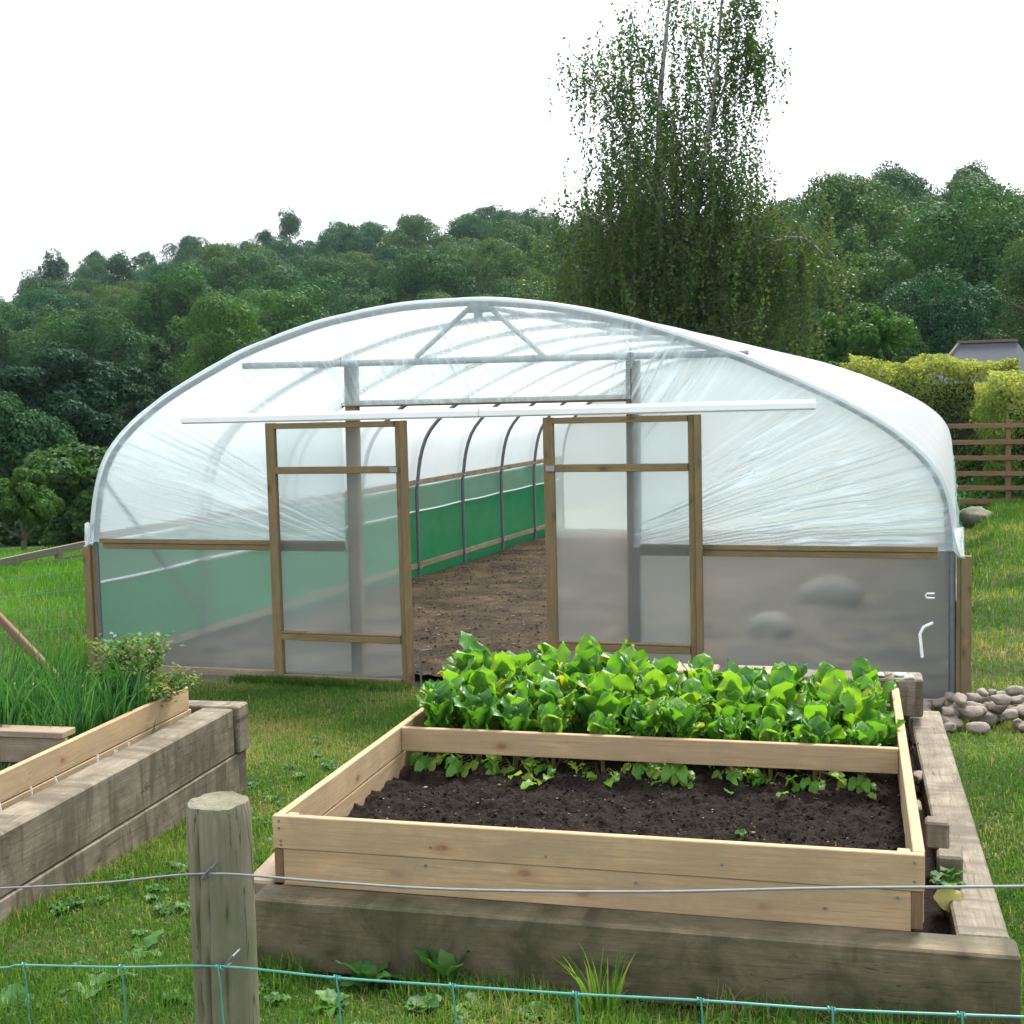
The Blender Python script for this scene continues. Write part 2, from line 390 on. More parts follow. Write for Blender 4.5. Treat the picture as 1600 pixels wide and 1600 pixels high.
def ground_mat():
    m, nt, out = new_mat('turf_ground'); P = attr(nt, 'lp')
    a = noise(nt, P, .9, 6, .65); b1 = noise(nt, P, 14, 6, .7); c1 = noise(nt, P, 70, 3, .7)
    c = ramp(nt, a, [(.30, (.022, .036, .010)), (.5, (.035, .052, .014)), (.72, (.06, .066, .024))])
    c = mixc(nt, ramp(nt, b1, [(.45, (0, 0, 0)), (.68, (.8, .8, .8))]), c, (.075, .055, .032))
    c = mixc(nt, .5, c, ramp(nt, c1, [(.3, (.45, .45, .45)), (.7, (1.3, 1.3, 1.3))]), 'MULTIPLY')
    b = N(nt, 'ShaderNodeBsdfPrincipled'); b.inputs['Roughness'].default_value = .95; b.inputs['Specular IOR Level'].default_value = .1
    nt.links.new(c, b.inputs['Base Color']); nt.links.new(b.outputs[0], out.inputs[0])
    bp = N(nt, 'ShaderNodeBump'); bp.inputs['Strength'].default_value = .6; bp.inputs['Distance'].default_value = .03
    nt.links.new(b1, bp.inputs['Height']); nt.links.new(bp.outputs[0], b.inputs['Normal'])
    return m
M_ground = ground_mat()
M_forest = plain('forest_floor', (.018, .032, .012), 1.0, 0, .6, .4, spec=.0)

# ------------------------------------------------------------------ terrain
AZ = np.radians([-75, -55, -38.8, -36.4, -33.9, -30, -27.6, -26, -23.3, -20.6, -17.4, -15.7, -12.5, -8.2, -6.7, -3.3, -2.1, -.1, 1.6, 2.8, 8, 20, 60])
TN = np.array([.07, .085, .097, .104, .118, .128, .136, .133, .134, .143, .150, .142, .138, .150, .154, .166, .165, .165, .149, .145, .15, .14, .1])
def ridge_r(az): return np.interp(az, np.radians([-75, -30, -14, 3, 40]), [320, 290, 230, 165, 150])
def tree_top(az): return 9.6*np.interp(az, np.radians([-20, -8]), [1.14, 1.36])
def gz(x, y):
    x = np.asarray(x, float); y = np.asarray(y, float); r = np.hypot(x, y); az = np.arctan2(x, y)
    base = np.interp(y, [-3, 1.5, 3.9, 6.3, 9.4, 17, 25, 45], [.62, .50, .25, .10, 0, -.2, -.25, -.3])
    left = np.interp(r, [9, 14, 20, 24, 32, 55, 90], [.02, .0, -.1, -.4, -1.0, -2.5, -4.0])
    wl_ = sstep(-6.9, -8.5, x)*sstep(9, 13, r); base = base*(1-wl_)+left*wl_
    base = base + .40*sstep(.1, .9, x)*sstep(12, 26, y)
    D = ridge_r(az); H = np.interp(az, AZ, TN)*D + CAMH - tree_top(az)
    R0 = np.interp(az, np.radians([-20, -8]), [82., 60.]); t = np.clip((r-R0)/(D-R0), 0, 1.15); f = np.cos(az) > .1
    hill = np.where(f, (H-base)*(t**1.1), 0)
    return base + hill + .03*(fbm(x*1.3, y*1.3, 3, 3)-.5)*np.clip(1+r/30, 0, 6)
rs = np.concatenate([[0.0], np.geomspace(.6, 420, 170)]); azs = np.linspace(-math.pi, math.pi, 361)
Rg, Ag = np.meshgrid(rs, azs, indexing='ij'); Xg = Rg*np.sin(Ag); Yg = Rg*np.cos(Ag)
V = np.stack([Xg.ravel(), Yg.ravel(), gz(Xg, Yg).ravel()], 1); na = len(azs)
ii = np.arange((len(rs)-1)*(na-1)); aa = (ii//(na-1))*na+ii % (na-1)
g = mesh_np('ground', V, np.stack([aa, aa+na, aa+na+1, aa+1], 1), M_ground, lp=V, smooth=True); tag(g, kind='structure')
fr = np.linspace(0, 1, 60); fa = np.radians(np.linspace(-60, 12, 150)); FR, FA = np.meshgrid(fr, fa, indexing='ij')
FRr = np.interp(FA, np.radians([-20, -8]), [90., 62.]); FRr = FRr+(ridge_r(FA)+30-FRr)*FR; fx, fy = FRr*np.sin(FA), FRr*np.cos(FA)
fz = gz(fx, fy)+.15+2.2*(fbm(fx*.16, fy*.16, 14, 3))*np.clip(FR*20, 0, 1)*np.clip((1-FR)*8, 0, 1)
V = np.stack([fx.ravel(), fy.ravel(), fz.ravel()], 1); i = np.arange(59*149); a = (i//149)*150+i % 149
g2 = mesh_np('hillside', V, np.stack([a, a+150, a+151, a+1], 1), M_forest, lp=V, smooth=True); tag(g2, kind='structure')

# ------------------------------------------------------------------ haze
hz = MB().plank((-420, 0, 60), (420, 0, 60), 860, 150, ch=.01).build('haze', M_ground, smooth=False); tag(hz, kind='stuff', label='thin pale summer haze over the valley', cat='haze')
hm, hnt, hout = new_mat('haze_air'); pv = N(hnt, 'ShaderNodeVolumePrincipled'); pv.inputs['Color'].default_value = (.66, .88, 1, 1); pv.inputs['Density'].default_value = .00012
pv.inputs['Anisotropy'].default_value = .2
hnt.links.new(pv.outputs[0], hout.inputs['Volume']); hz.data.materials.clear(); hz.data.materials.append(hm)

# ------------------------------------------------------------------ polytunnel
Y0 = 9.45
tun = empty('polytunnel', (-3.38, Y0, 0)); tag(tun, 'large clear plastic polytunnel with hooped steel frame and white sliding door track', 'polytunnel')
def TP(o):   # parent keeping world coordinates (meshes are written in world coordinates)
    o.parent = tun; o.matrix_parent_inverse = Matrix.Translation((3.38, -Y0, 0)); return o
PRX = [-6.83, -6.815, -6.793, -6.749, -6.653, -6.423, -6.015, -5.327, -4.645, -3.995, -3.324, -2.73, -2.111, -1.426, -1.204, -.984, -.768, -.554, -.344, -.135, -.03, .03, .055, .065]
PRZ = [1.02, 1.10, 1.332, 1.547, 1.802, 2.047, 2.315, 2.636, 2.84, 2.938, 2.955, 2.885, 2.735, 2.49, 2.39, 2.29, 2.185, 2.068, 1.935, 1.755, 1.62, 1.46, 1.22, 1.02]
def smooth_profile(n=120):
    p = np.stack([PRX, PRZ], 1); d = np.r_[0, np.cumsum(np.hypot(*np.diff(p, axis=0).T))]; t = np.linspace(0, d[-1], n)
    q = np.stack([np.interp(t, d, p[:, 0]), np.interp(t, d, p[:, 1])], 1)
    for _ in range(6): q[1:-1] = (q[:-2]+2*q[1:-1]+q[2:])/4
    return q
PF = smooth_profile()
def prof_z(X): return np.interp(X, PF[:, 0], PF[:, 1])
tg = np.gradient(PF, axis=0); tg /= np.hypot(tg[:, 0], tg[:, 1])[:, None]; nrm2 = np.stack([-tg[:, 1], tg[:, 0]], 1)
HY = [Y0+1.775*k for k in range(9)]; YE = HY[-1]
for k, hy in enumerate(HY):
    q = PF-nrm2*.040
    gl = float(gz(-6.8, hy))-.1
    pts = [(q[0, 0], hy, gl)]+[(a, hy, b) for a, b in q[::2]]+[(q[-1, 0], hy, gl)]
    TP(MB().tube(pts, .025, 10).build('hoop', M_hoop))
# roof cover
ys = np.concatenate([[Y0-.068, Y0-.066, Y0-.05], np.linspace(Y0, YE, 8*6+1), [YE+.05]]); nP = len(PF)
PFo = PF.copy()
PFo[0] = (-6.875, 1.05); PFo[-1] = (.10, 1.05)
Vr = []; 
for yy in ys:
    ph = ((yy-Y0)/1.775) % 1.0; sag = .022*math.sin(math.pi*ph) if Y0 < yy < YE else (.034 if yy < Y0-.067 else .02 if yy < Y0-.06 else .006 if yy < Y0 or yy > YE else 0)
    q = PFo - nrm2*(sag-.004)
    q = q + nrm2*(.006*(vnoise(np.arange(nP)*.5, np.full(nP, yy*2.0), 5)-.5))[:, None]
    Vr.append(np.stack([q[:, 0], np.full(nP, yy), q[:, 1]], 1))
Vr = np.concatenate(Vr); i = np.arange((nP-1)*(len(ys)-1)); a = (i//(nP-1))*nP+i % (nP-1)
TP(mesh_np('roof_cover', Vr, np.stack([a, a+1, a+nP+1, a+nP], 1), M_roof, lp=Vr, smooth=True))

# gathered end wall above the rails, with folds fanning out from the doorway
def fold_field(X, Z, cx, cz, fr, seed):
    th = np.arctan2(Z-cz, X-cx); r = np.hypot(X-cx, Z-cz)
    th = th + .05*(fbm(X*1.1, Z*1.1, seed+9, 3)-.5)
    a = vnoise(th*fr, r*.9, seed); b = vnoise(th*fr*2.3+7, r*1.6, seed+3); c = vnoise(th*fr*5+3, r*2.5, seed+5)
    rid = np.clip(1-np.abs(a-.5)*7.0, 0, 1)**1.5*1.1+np.clip(1-np.abs(b-.5)*7, 0, 1)**1.5*.6+np.clip(1-np.abs(c-.5)*7, 0, 1)**2*.25
    amt = fbm(th*4, r*.7, seed+11, 2)
    return rid*np.clip((amt-.22)*2.4, 0, 1)
def end_wall(Yp, name):
    xs = np.linspace(-6.80, .035, 900); nv = 260
    X = np.repeat(xs[None], nv, 0)
    bot = np.where((xs > -4.46) & (xs < -2.17), 2.165, 1.085); top = prof_z(xs)-.008
    bot = np.minimum(bot, top-.01)
    t = np.linspace(0, 1, nv)[:, None]; Z = bot[None]+(top-bot)[None]*t
    fl = fold_field(X, Z, -3.7, .80, 44, 21); frr = fold_field(X, Z, -2.75, .98, 52, 45)
    w = sstep(-4.2, -3.4, X); fo = fl*(1-w)+frr*w
    hoopd = np.clip((top[None]-Z)/.25, 0, 1)
    lw = np.where(X > -2.2, 1.0, np.where(X < -4.4, .75, .8))
    fo = fo*(.25+.75*hoopd)*lw
    yy = Yp - .016*fo + .02*(fbm(X*1.5, Z*1.5, 77, 2)-.5)*hoopd
    # pull back to the hoop at the curved edge
    V = np.stack([X.ravel(), yy.ravel(), Z.ravel()], 1); nx = len(xs)
    i = np.arange((nx-1)*(nv-1)); a = (i//(nx-1))*nx+i % (nx-1)
    F = np.stack([a, a+1, a+nx+1, a+nx], 1)
    xc = V[F][:, :, 0]; ok = (xc.max(1)-xc.min(1)) < .05
    zc = V[F][:, :, 2]; ok &= (zc.max(1)-zc.min(1)) < .2
    return TP(mesh_np(name, V, F[ok], M_end, lp=V, rv=fo.ravel(), smooth=True))
end_wall(Y0-.045, 'end_wall_film')
def sheet(name, x0, x1, z0, z1, Y, mat, n=(60, 30), amp=.01, seed=0, parent=None):
    X, Z = np.meshgrid(np.linspace(x0, x1, n[0]), np.linspace(z0, z1, n[1]))
    Yv = Y+amp*(fbm(X*2.2, Z*2.2, seed, 3)-.5)
    # tension creases from the upper outer corner
    V = np.stack([X.ravel(), Yv.ravel(), Z.ravel()], 1); i = np.arange((n[0]-1)*(n[1]-1)); a = (i//(n[0]-1))*n[0]+i % (n[0]-1)
    o = mesh_np(name, V, np.stack([a, a+1, a+n[0]+1, a+n[0]], 1), mat, lp=V, smooth=True)
    return o
TP(sheet('lower_wall_film', -6.74, -4.46, .02, 1.10, Y0-.03, M_low, seed=4))
TP(sheet('lower_wall_film', -2.17, .0, .02, 1.10, Y0-.03, M_low, seed=8))
# far end of the tunnel
xs = np.linspace(-6.8, .03, 60); top = prof_z(xs)-.01; tt = np.linspace(0, 1, 20)[:, None]; Z = -.25+(top+.25)[None]*tt; X = np.repeat(xs[None], 20, 0)
V = np.stack([X.ravel(), np.full(X.size, YE+.03), Z.ravel()], 1); i = np.arange(59*19); a = (i//59)*60+i % 59
TP(mesh_np('far_end_film', V, np.stack([a, a+1, a+61, a+60], 1), M_sidefilm, lp=V))
# steel: ridge, cross bar, a-frame, braces
st = MB()
st.tube([(-3.4, Y0, 2.90), (-3.4, YE, 2.90)], .02, 8); TP(st.build('ridge_pole', M_galv))
TP(MB().tube([(-5.33, Y0+.0, 2.50), (-1.34, Y0+.0, 2.465)], .026, 10).build('cross_bar', M_galv))
TP(MB().tube([(-3.42, Y0, 2.86), (-3.85, Y0, 2.52)], .02, 8).build('strut', M_galv))
TP(MB().tube([(-3.24, Y0, 2.86), (-2.84, Y0, 2.50)], .02, 8).build('strut', M_galv))
TP(MB().plank((-3.42, Y0+.01, 2.865), (-3.25, Y0+.01, 2.865), .07, .06).plank((-3.335, Y0-.01, 2.835), (-3.335, Y0-.01, 2.79), .04, .06, up=(1,0,0)).build('crown_bracket', M_galv))
TP(MB().tube([(-6.74, Y0+.05, 1.63), (-6.77, HY[1], .12)], .02, 8).build('diagonal_brace', M_galv))
TP(MB().tube([(-.02, Y0+.05, 1.5), (.02, HY[1], .1)], .02, 8).build('diagonal_brace', M_galv))
# corner posts with the twisted end of the cover
for sx, xa in ((-1, -6.85), (1, .115)):
    TP(MB().plank((xa, Y0-.03, -.15), (xa, Y0-.03, 1.055), .05, .065, up=(1, 0, 0)).plank((xa-sx*.05, Y0-.01, -.15), (xa-sx*.05, Y0-.01, 1.04), .04, .03, up=(1, 0, 0)).build('corner_post', M_treated))
for sx, xa in ((-1, -6.80), (1, .055)):    # bunched film knot
    pts = []
    V = []; F = []
    n1, n2 = 26, 14
    for i in range(n2):
        t = i/(n2-1); rad = .05*(1-t)+.025
        for k in range(n1):
            an = 2*math.pi*k/n1; rr = rad*(1+.35*math.sin(an*5+t*3)+.2*math.sin(an*9))
            rr *= .62; V.append((xa+sx*.035*t+rr*.9*math.cos(an)*.7, Y0-.06+rr*math.sin(an)*.8, 1.24-.19*t+.012*math.sin(an*3)))
    for i in range(n2-1):
        for k in range(n1): F.append((i*n1+k, i*n1+(k+1) % n1, (i+1)*n1+(k+1) % n1, (i+1)*n1+k))
    V = np.array(V); TP(mesh_np('gathered_film', V, F, M_sidefilm, lp=V, smooth=True))
# timber of the end wall
def T(name, *pl, mat=M_treated):
    b = MB()
    for p in pl: b.plank(*p[0], **p[1]) if isinstance(p[-1], dict) else b.plank(*p)
    return TP(b.build(name, mat))
T('door_post', ((-4.42, Y0+.02, -.1), (-4.40, Y0+.02, 2.47), .075, .095, (1, 0, 0)))
T('door_post', ((-2.19, Y0+.02, -.1), (-2.17, Y0+.02, 2.44), .075, .095, (1, 0, 0)))
T('header_beam', ((-4.36, Y0+.02, 2.178), (-2.22, Y0+.02, 2.172), .045, .05))
T('middle_rail', ((-6.69, Y0-.075, 1.10), (-4.47, Y0-.075, 1.10), .035, .035), ((-6.67, Y0-.06, 1.058), (-4.47, Y0-.06, 1.058), .045, .044))
T('middle_rail', ((-2.12, Y0-.075, 1.10), (-.07, Y0-.075, 1.10), .035, .035), ((-2.12, Y0-.06, 1.058), (-.075, Y0-.06, 1.058), .045, .044))
T('base_rail', ((-6.72, Y0-.06, .035), (-4.40, Y0-.06, .03), .04, .07), mat=M_pine2)
T('base_rail', ((-2.2, Y0-.06, .03), (-.05, Y0-.06, .035), .04, .07), mat=M_pine2)
TP(MB().plank((-6.0, Y0-.18, .0), (-4.3, Y0-.18, -.002), .26, .022, ch=.008).build('ground_sheet', M_skirt))
for xx in (-4.385, -2.175):
    TP(MB().plank((xx, Y0-.035, 2.50), (xx, Y0-.035, 2.38), .006, .04, up=(1, 0, 0)).build('post_strap', M_galv))
# white sliding door track, joined in the middle
TP(MB().plank((-5.82, Y0-.14, 2.082), (-3.30, Y0-.14, 2.085), .075, .062, ch=.018).plank((-3.298, Y0-.14, 2.085), (-.862, Y0-.14, 2.09), .075, .062, ch=.018)
   .plank((-5.80, Y0-.125, 2.118), (-.87, Y0-.125, 2.126), .035, .012).build('door_track', M_white))
# side walls
for sx, xw in ((-1, -6.86), (1, .09)):
    ysd = np.linspace(Y0, YE, 110); gnd = gz(xw, ysd)
    def wall(name, ztop, zbot, xo, mat, amp):
        zz = np.linspace(0, 1, 12); Vv = []
        for y_, g_ in zip(ysd, gnd):
            zt = ztop; zb = zbot if zbot is not None else g_-.02+.03*math.sin(y_*5)+.02*math.sin(y_*11)
            for t in zz:
                Vv.append((xw-sx*xo+amp*(float(vnoise(y_*1.7, t*3, 3))-.5), y_, zt+(zb-zt)*t))
        Vv = np.array(Vv); n = 12; i = np.arange(109*11); a = (i//11)*n+i % 11
        TP(mesh_np(name, Vv, np.stack([a, a+1, a+n+1, a+n], 1), mat, lp=Vv, smooth=True))
    wall('side_netting', 1.10, None, .0, M_net, .03)
    wall('side_film', 1.13, .73, .022, M_sidefilm, .02)
    T('side_rail', ((xw-sx*.075, Y0+.05, 1.12), (xw-sx*.075, YE, 1.12), .035, .07), mat=M_pine2)
    T('bottom_rail', ((xw-sx*.045, Y0+.05, .05), (xw-sx*.045, YE, -.06), .035, .07), mat=M_pine2)
    TP(MB().tube([(xw-sx*.035, y_, .73-.012*math.sin(math.pi*(((y_-Y0)/1.775) % 1))) for y_ in np.linspace(Y0+.05, YE, 60)], .012, 8).build('film_roll', M_whitepl))
    for hy in HY[1:]:
        for zc in (1.12, -.03): TP(MB().plank((xw-sx*.10, hy-.05, zc), (xw-sx*.10, hy+.05, zc), .02, .03).build('rail_clamp', M_galv))
# sliding doors
def door(x0, x1, lat_right, z0=0.0):
    d = TP(MB().plank((x0+.037, Y0-.15, z0), (x0+.037, Y0-.15, 2.045), .05, .075, up=(1, 0, 0)).plank((x1-.022, Y0-.15, z0), (x1-.022, Y0-.15, 2.045), .05, .045, up=(1, 0, 0))
           .plank((x1-.069, Y0-.14, z0), (x1-.069, Y0-.14, 2.044), .03, .045, up=(1, 0, 0))
           .plank((x0+.075, Y0-.155, 2.02), (x1-.092, Y0-.155, 2.02), .045, .045).plank((x0+.075, Y0-.16, 1.675), (x1-.092, Y0-.16, 1.675), .045, .055)
           .plank((x0+.075, Y0-.155, .365), (x1-.092, Y0-.155, .365), .045, .05).plank((x0+.075, Y0-.150, .40), (x1-.092, Y0-.150, .40), .05, .014)
           .plank((x0+.075, Y0-.155, .033), (x1-.092, Y0-.155, .033), .045, .06).build('sliding_door', M_treated))
    f = sheet('door_film', x0+.07, x1-.09, .03, 2.03, Y0-.125, M_door, seed=int(x0*10) % 50, amp=.006)
    f.parent = d
    xb = x1-.10 if lat_right else x0+.05
    b = MB().plank((xb-.03, Y0-.187, 1.675), (xb+.035, Y0-.187, 1.675), .004, .042).build('latch_plate', M_galv); b.parent = d
    return d
d1 = door(-5.065, -3.888, True); d2 = door(-2.805, -1.655, False)
# bolts at door bottoms
for xx, dx in ((-3.84, .10), (-2.84, -.10)):
    TP(MB().tube([(xx, Y0-.12, -.05), (xx, Y0-.12, .26), (xx+dx*.2, Y0-.12, .285), (xx+dx, Y0-.13, .30)], .008, 8).build('drop_bolt', M_whitepl if dx < 0 else M_galv))
TP(MB().tube([(-.10, Y0-.07, .60), (-.16, Y0-.075, .57), (-.185, Y0-.075, .52), (-.17, Y0-.075, .36)], .011, 8).build('hose_end', M_whitepl))
TP(MB().tube([(-.09, Y0-.07, .80), (-.14, Y0-.075, .80), (-.15, Y0-.075, .785), (-.14, Y0-.075, .77), (-.09, Y0-.07, .77)], .006, 8).build('plastic_hook', M_whitepl))

# earth floor in the tunnel
def earthz(X, Y):
    return gz(X, Y)+.035+.07*(fbm(X*2.2, Y*2.2, 31, 5)-.5)+.03*(fbm(X*14, Y*14, 33, 3)-.5)
e = grid_mesh('soil_floor', np.linspace(-6.78, .02, 300), np.linspace(Y0+.1, YE-.05, 520), earthz, M_earth); tag(e, kind='structure')

def rock_mesh(seed, sc=(1, 1, .7), n=2):
    import bmesh
    bm = bmesh.new(); bmesh.ops.create_icosphere(bm, subdivisions=3+(n > 2), radius=1)
    rg = np.random.default_rng(seed); o = rg.uniform(-50, 50, 3); pl = [(Vector(rg.normal(size=3)).normalized(), rg.uniform(.62, .9)) for _ in range(7)]
    for v in bm.verts:
        p = v.co.copy()
        for nn, dd in pl:
            s_ = p.dot(nn)
            if s_ > dd: p -= nn*(s_-dd)*.75
        k = 1+.34*(float(fbm(p.x*1.3+o[0], p.y*1.3+p.z*1.1+o[1], seed, 4))-.5)*2
        v.co = Vector((p.x*sc[0], p.y*sc[1], p.z*sc[2]))*k
    me = bpy.data.meshes.new('stone'); bm.to_mesh(me); bm.free()
    me.polygons.foreach_set('use_smooth', np.ones(len(me.polygons), bool)); return me
def put_mesh(name, me, loc, s, mat, rz=0, rx=0):
    o = bpy.data.objects.new(name, me); COL.objects.link(o); o.location = loc; o.scale = (s, s, s) if isinstance(s, (int, float)) else s
    o.rotation_euler = (rx, 0, rz)
    if mat and not me.materials: me.materials.append(mat)
    return o
p = at_z(1205, 985, -.02); o = put_mesh('boulder', rock_mesh(3, (1, .8, .75)), (p.x, p.y, .03), .21, M_rock2, .4); tag(o, 'blurred grey boulder seen low through the film right of the door', 'boulder')
p = at_z(1295, 930, -.02); o = put_mesh('boulder', rock_mesh(5, (1.3, .8, .7)), (p.x, p.y, .03), .26, M_rock2, .1); tag(o, 'wide pale boulder behind the right lower film, farther back of two', 'boulder')
# stones and clods lying on the earth
rg = np.random.default_rng(11)
def debris(name, n, area, zf, smin, smax, mat, label, cat, thick=.5, seed=1):
    rg = np.random.default_rng(seed)
    x = rg.uniform(area[0], area[1], n); y = area[2]+(area[3]-area[2])*rg.random(n)**1.3
    s = smin+(smax-smin)*rg.random(n)**3; z = zf(x, y)+s*.15
    # squashed irregular octahedra
    base = np.array([(1, 0, 0), (0, 1, 0), (-1, 0, 0), (0, -1, 0), (0, 0, 1), (0, 0, -1)], float)
    jit = rg.uniform(.5, 1.2, (n, 6, 1)); q = base[None]*jit*s[:, None, None]; q[:, :, 2] *= thick
    a = rg.uniform(0, 6.28, n); c, s_ = np.cos(a)[:, None], np.sin(a)[:, None]; el = rg.uniform(.4, 1, n)[:, None]
    qx = q[:, :, 0]*c-q[:, :, 1]*el*s_; qy = q[:, :, 0]*s_+q[:, :, 1]*el*c
    V = np.stack([qx+x[:, None], qy+y[:, None], q[:, :, 2]+z[:, None]], 2).reshape(-1, 3)
    f = np.array([(0, 1, 4), (1, 2, 4), (2, 3, 4), (3, 0, 4), (1, 0, 5), (2, 1, 5), (3, 2, 5), (0, 3, 5)])
    F = (f[None]+6*np.arange(n)[:, None, None]).reshape(-1, 3)
    rv = np.repeat(rg.random(n), 6)
    o = mesh_np(name, V, F, mat, lp=V, rv=rv); tag(o, label, cat, kind='stuff'); return o
debris('clods', 9000, (-6.7, 0, Y0+.15, 22), earthz, .006, .028, M_earth, 'loose clods of brown earth on the tunnel floor', 'clods', .7, 5)
debris('straw_bits', 2600, (-6.7, 0, Y0+.15, 20), lambda a, b: earthz(a, b)+.01, .006, .03, M_chip, 'pale dry bits scattered on the tunnel earth', 'debris', .3, 6)
o = MB().tube([(-3.52, 10.1, -.05), (-3.525, 10.1, .33)], .008, 6).build('cane', M_pine2); tag(o, 'thin upright cane stuck in the earth inside the doorway', 'cane')

# ------------------------------------------------------------------ right raised bed
BU = Vector((.9982, .0605, 0)); BV = Vector((-.067, .9978, 0)); BO = Vector((-.068, 4.182, 0))
def B(u, v, z): q = BO+BU*u+BV*v; return Vector((q.x, q.y, z))     # u: to the right (box is -2.18..0), v: away
bed = empty('raised_bed', B(-1.09, 1.2, .5)); tag(bed, 'pale pine raised bed of stacked boards, full of beet, standing inside grey sleepers', 'raised bed')
def BP(o, par=None):
    pr = par or bed; o.parent = pr; o.matrix_parent_inverse = Matrix.Translation(-Vector(pr.location)); return o
W, TZ, L = 2.18, .742, 2.42; t = .03
BP(MB().plank(B(-W, t/2, .685), B(0, t/2, .682), t, .117).build('front_board', M_pine))
BP(MB().plank(B(-W+.035, t/2+.004, .560), B(-.04, t/2+.004, .557), t, .130).build('front_board', M_pine))
BP(MB().plank(B(-W+.017, t/2+.006, .50), B(-W+.017, t/2+.006, .626), .03, .033, up=(1, 0, 0)).build('corner_batten', M_rail))
BP(MB().plank(B(-.022, t/2+.006, .50), B(-.022, t/2+.006, .622), .03, .036, up=(1, 0, 0)).build('corner_batten', M_rail))
for u0 in (-W+t/2, -t/2):
    BP(MB().plank(B(u0, t+.001, .684), B(u0, L, .684), t if u0 < -1 else .036, .114).build('side_board', M_pine))
    BP(MB().plank(B(u0, t+.005, .567), B(u0, L, .567), t, .112).build('side_board', M_pine))
BP(MB().plank(B(-W+t+.001, L-t/2, .684), B(-t-.005, L-t/2, .684), t, .11).build('back_board', M_pine))
BP(MB().plank(B(-W+t+.001, L-t/2, .567), B(-t-.005, L-t/2, .567), t, .11).build('back_board', M_pine))
BP(MB().plank(B(-W+t+.001, 1.30, .688), B(-t-.005, 1.30, .684), .03, .105).build('cross_board', M_pine))
for u0 in (-W+t+.022, -.06):
    BP(MB().plank(B(u0, t+.025, .50), B(u0, t+.025, .735), .04, .04, up=(1, 0, 0)).build('corner_post', M_pine))
for su, sz in ((-2.155, .725), (-2.155, .70), (-2.15, .655), (-2.15, .64), (-1.60, .665), (-1.2, .66), (-.62, .67), (-.03, .715), (-.03, .655), (-1.62, .60), (-.9, .59), (-.08, .60), (-.3, .55)):
    BP(MB().tube([B(su, -.0025, sz), B(su, .004, sz)], .0042, 8).build('screw', M_hoop))
# extra strip along back right top
BP(MB().plank(B(-.34, L-.06, .722), B(-.05, L-.06, .722), .03, .02).build('corner_strip', M_pine))
def bz(u, v): return .545+.03*(fbm(u*3, v*3, 61, 4)-.5)*2+.034*(fbm(u*13, v*13, 63, 4)-.5)*2+.012*(fbm(u*50, v*50, 65, 2)-.5)*2
us = np.linspace(-W+t, -t, 330); vs = np.linspace(t, L-t, 360); U, Vv = np.meshgrid(us, vs); Zb = bz(U, Vv)
Xb = BO.x+BU.x*U+BV.x*Vv; Yb = BO.y+BU.y*U+BV.y*Vv; VV = np.stack([Xb.ravel(), Yb.ravel(), Zb.ravel()], 1)
i = np.arange(329*359); a = (i//329)*330+i % 329
BP(mesh_np('bed_soil', VV, np.stack([a, a+1, a+331, a+330], 1), M_soil, lp=VV, smooth=True))
def bed_deb(name, n, smin, smax, mat, label, cat, seed, thick=.5, up=0.0):
    def zf(x, y):
        dx = x-BO.x; dy = y-BO.y; det = BU.x*BV.y-BU.y*BV.x; u = (dx*BV.y-dy*BV.x)/det; v = (BU.x*dy-BU.y*dx)/det; return bz(u, v)+up
    return debris(name, n, (-2.18, -.13, 4.22, 6.4), zf, smin, smax, mat, label, cat, thick, seed)
bed_deb('compost_crumbs', 9000, .002, .014, M_soil, 'dark crumbs of compost covering the pine bed', 'compost', 21, .8)
bed_deb('compost_flecks', 1500, .0015, .008, M_chip, 'pale wood flecks scattered over the dark compost', 'flecks', 22, .3, .004)

bed_deb('leaf_scraps', 60, .006, .016, M_chip, 'pale dead leaf scraps lying on the dark compost', 'leaf scraps', 24, .25, .006)
# sleepers round the bed
def sl(name, p0, p1, w, h, label, mat=M_sleeper, cat='sleeper', up=(0, 0, 1), group=None, ch=.008):
    o = MB().plank(p0, p1, w, h, up=up, ch=ch).build(name, mat); tag(o, label, cat, group); return o
sl('timber_sleeper', B(-2.21, -.072, .377), B(.265, -.072, .376), .141, .246, 'long dark mossy sleeper lying in front of the pine bed', M_sleeper_d)
sl('timber_sleeper', B(.173, .008, .375), B(.152, 3.02, .375), .155, .24, 'cracked pale sleeper running along the right side of the pine bed')
sl('timber_sleeper', B(-2.25, .30, .36), B(-2.25, 2.5, .36), .12, .24, 'sleeper along the left side of the pine bed, mostly hidden behind the post')
sl('timber_sleeper', B(-1.5, 3.10, .375), B(.08, 3.10, .375), .15, .24, 'lower sleeper across the back of the pine bed')
sl('timber_sleeper', B(-.50, 2.79, .63), B(.13, 2.79, .63), .20, .19, 'short dark sleeper behind the back right corner with white pebbles on top')
sl('timber_block', B(-1.16, 2.735, .62), B(-.895, 2.735, .62), .2, .26, 'flat pale timber offcut behind the beet leaves, left one of the pair', M_pine2, 'timber block')
sl('timber_block', B(-.85, 2.735, .62), B(-.57, 2.735, .62), .2, .258, 'flat pale timber offcut behind the beet leaves, right one of the pair', M_pine2, 'timber block')
sl('timber_stub', B(.085, .82, .50), B(.085, .82, .60), .085, .085, 'square timber stub on the right sleeper, farther of the two', M_sleeper, 'timber stub', up=(0, 1, 0))
sl('timber_stub', B(.105, .46, .497), B(.105, .46, .60), .085, .09, 'square timber stub on the right sleeper, nearer the wire', M_sleeper, 'timber stub', up=(0, 1, 0))
sl('timber_block', B(.035, 1.38, .44), B(.035, 1.50, .44), .05, .06, 'small timber chock wedged in the gap beside the right sleeper', M_pine2, 'timber block')
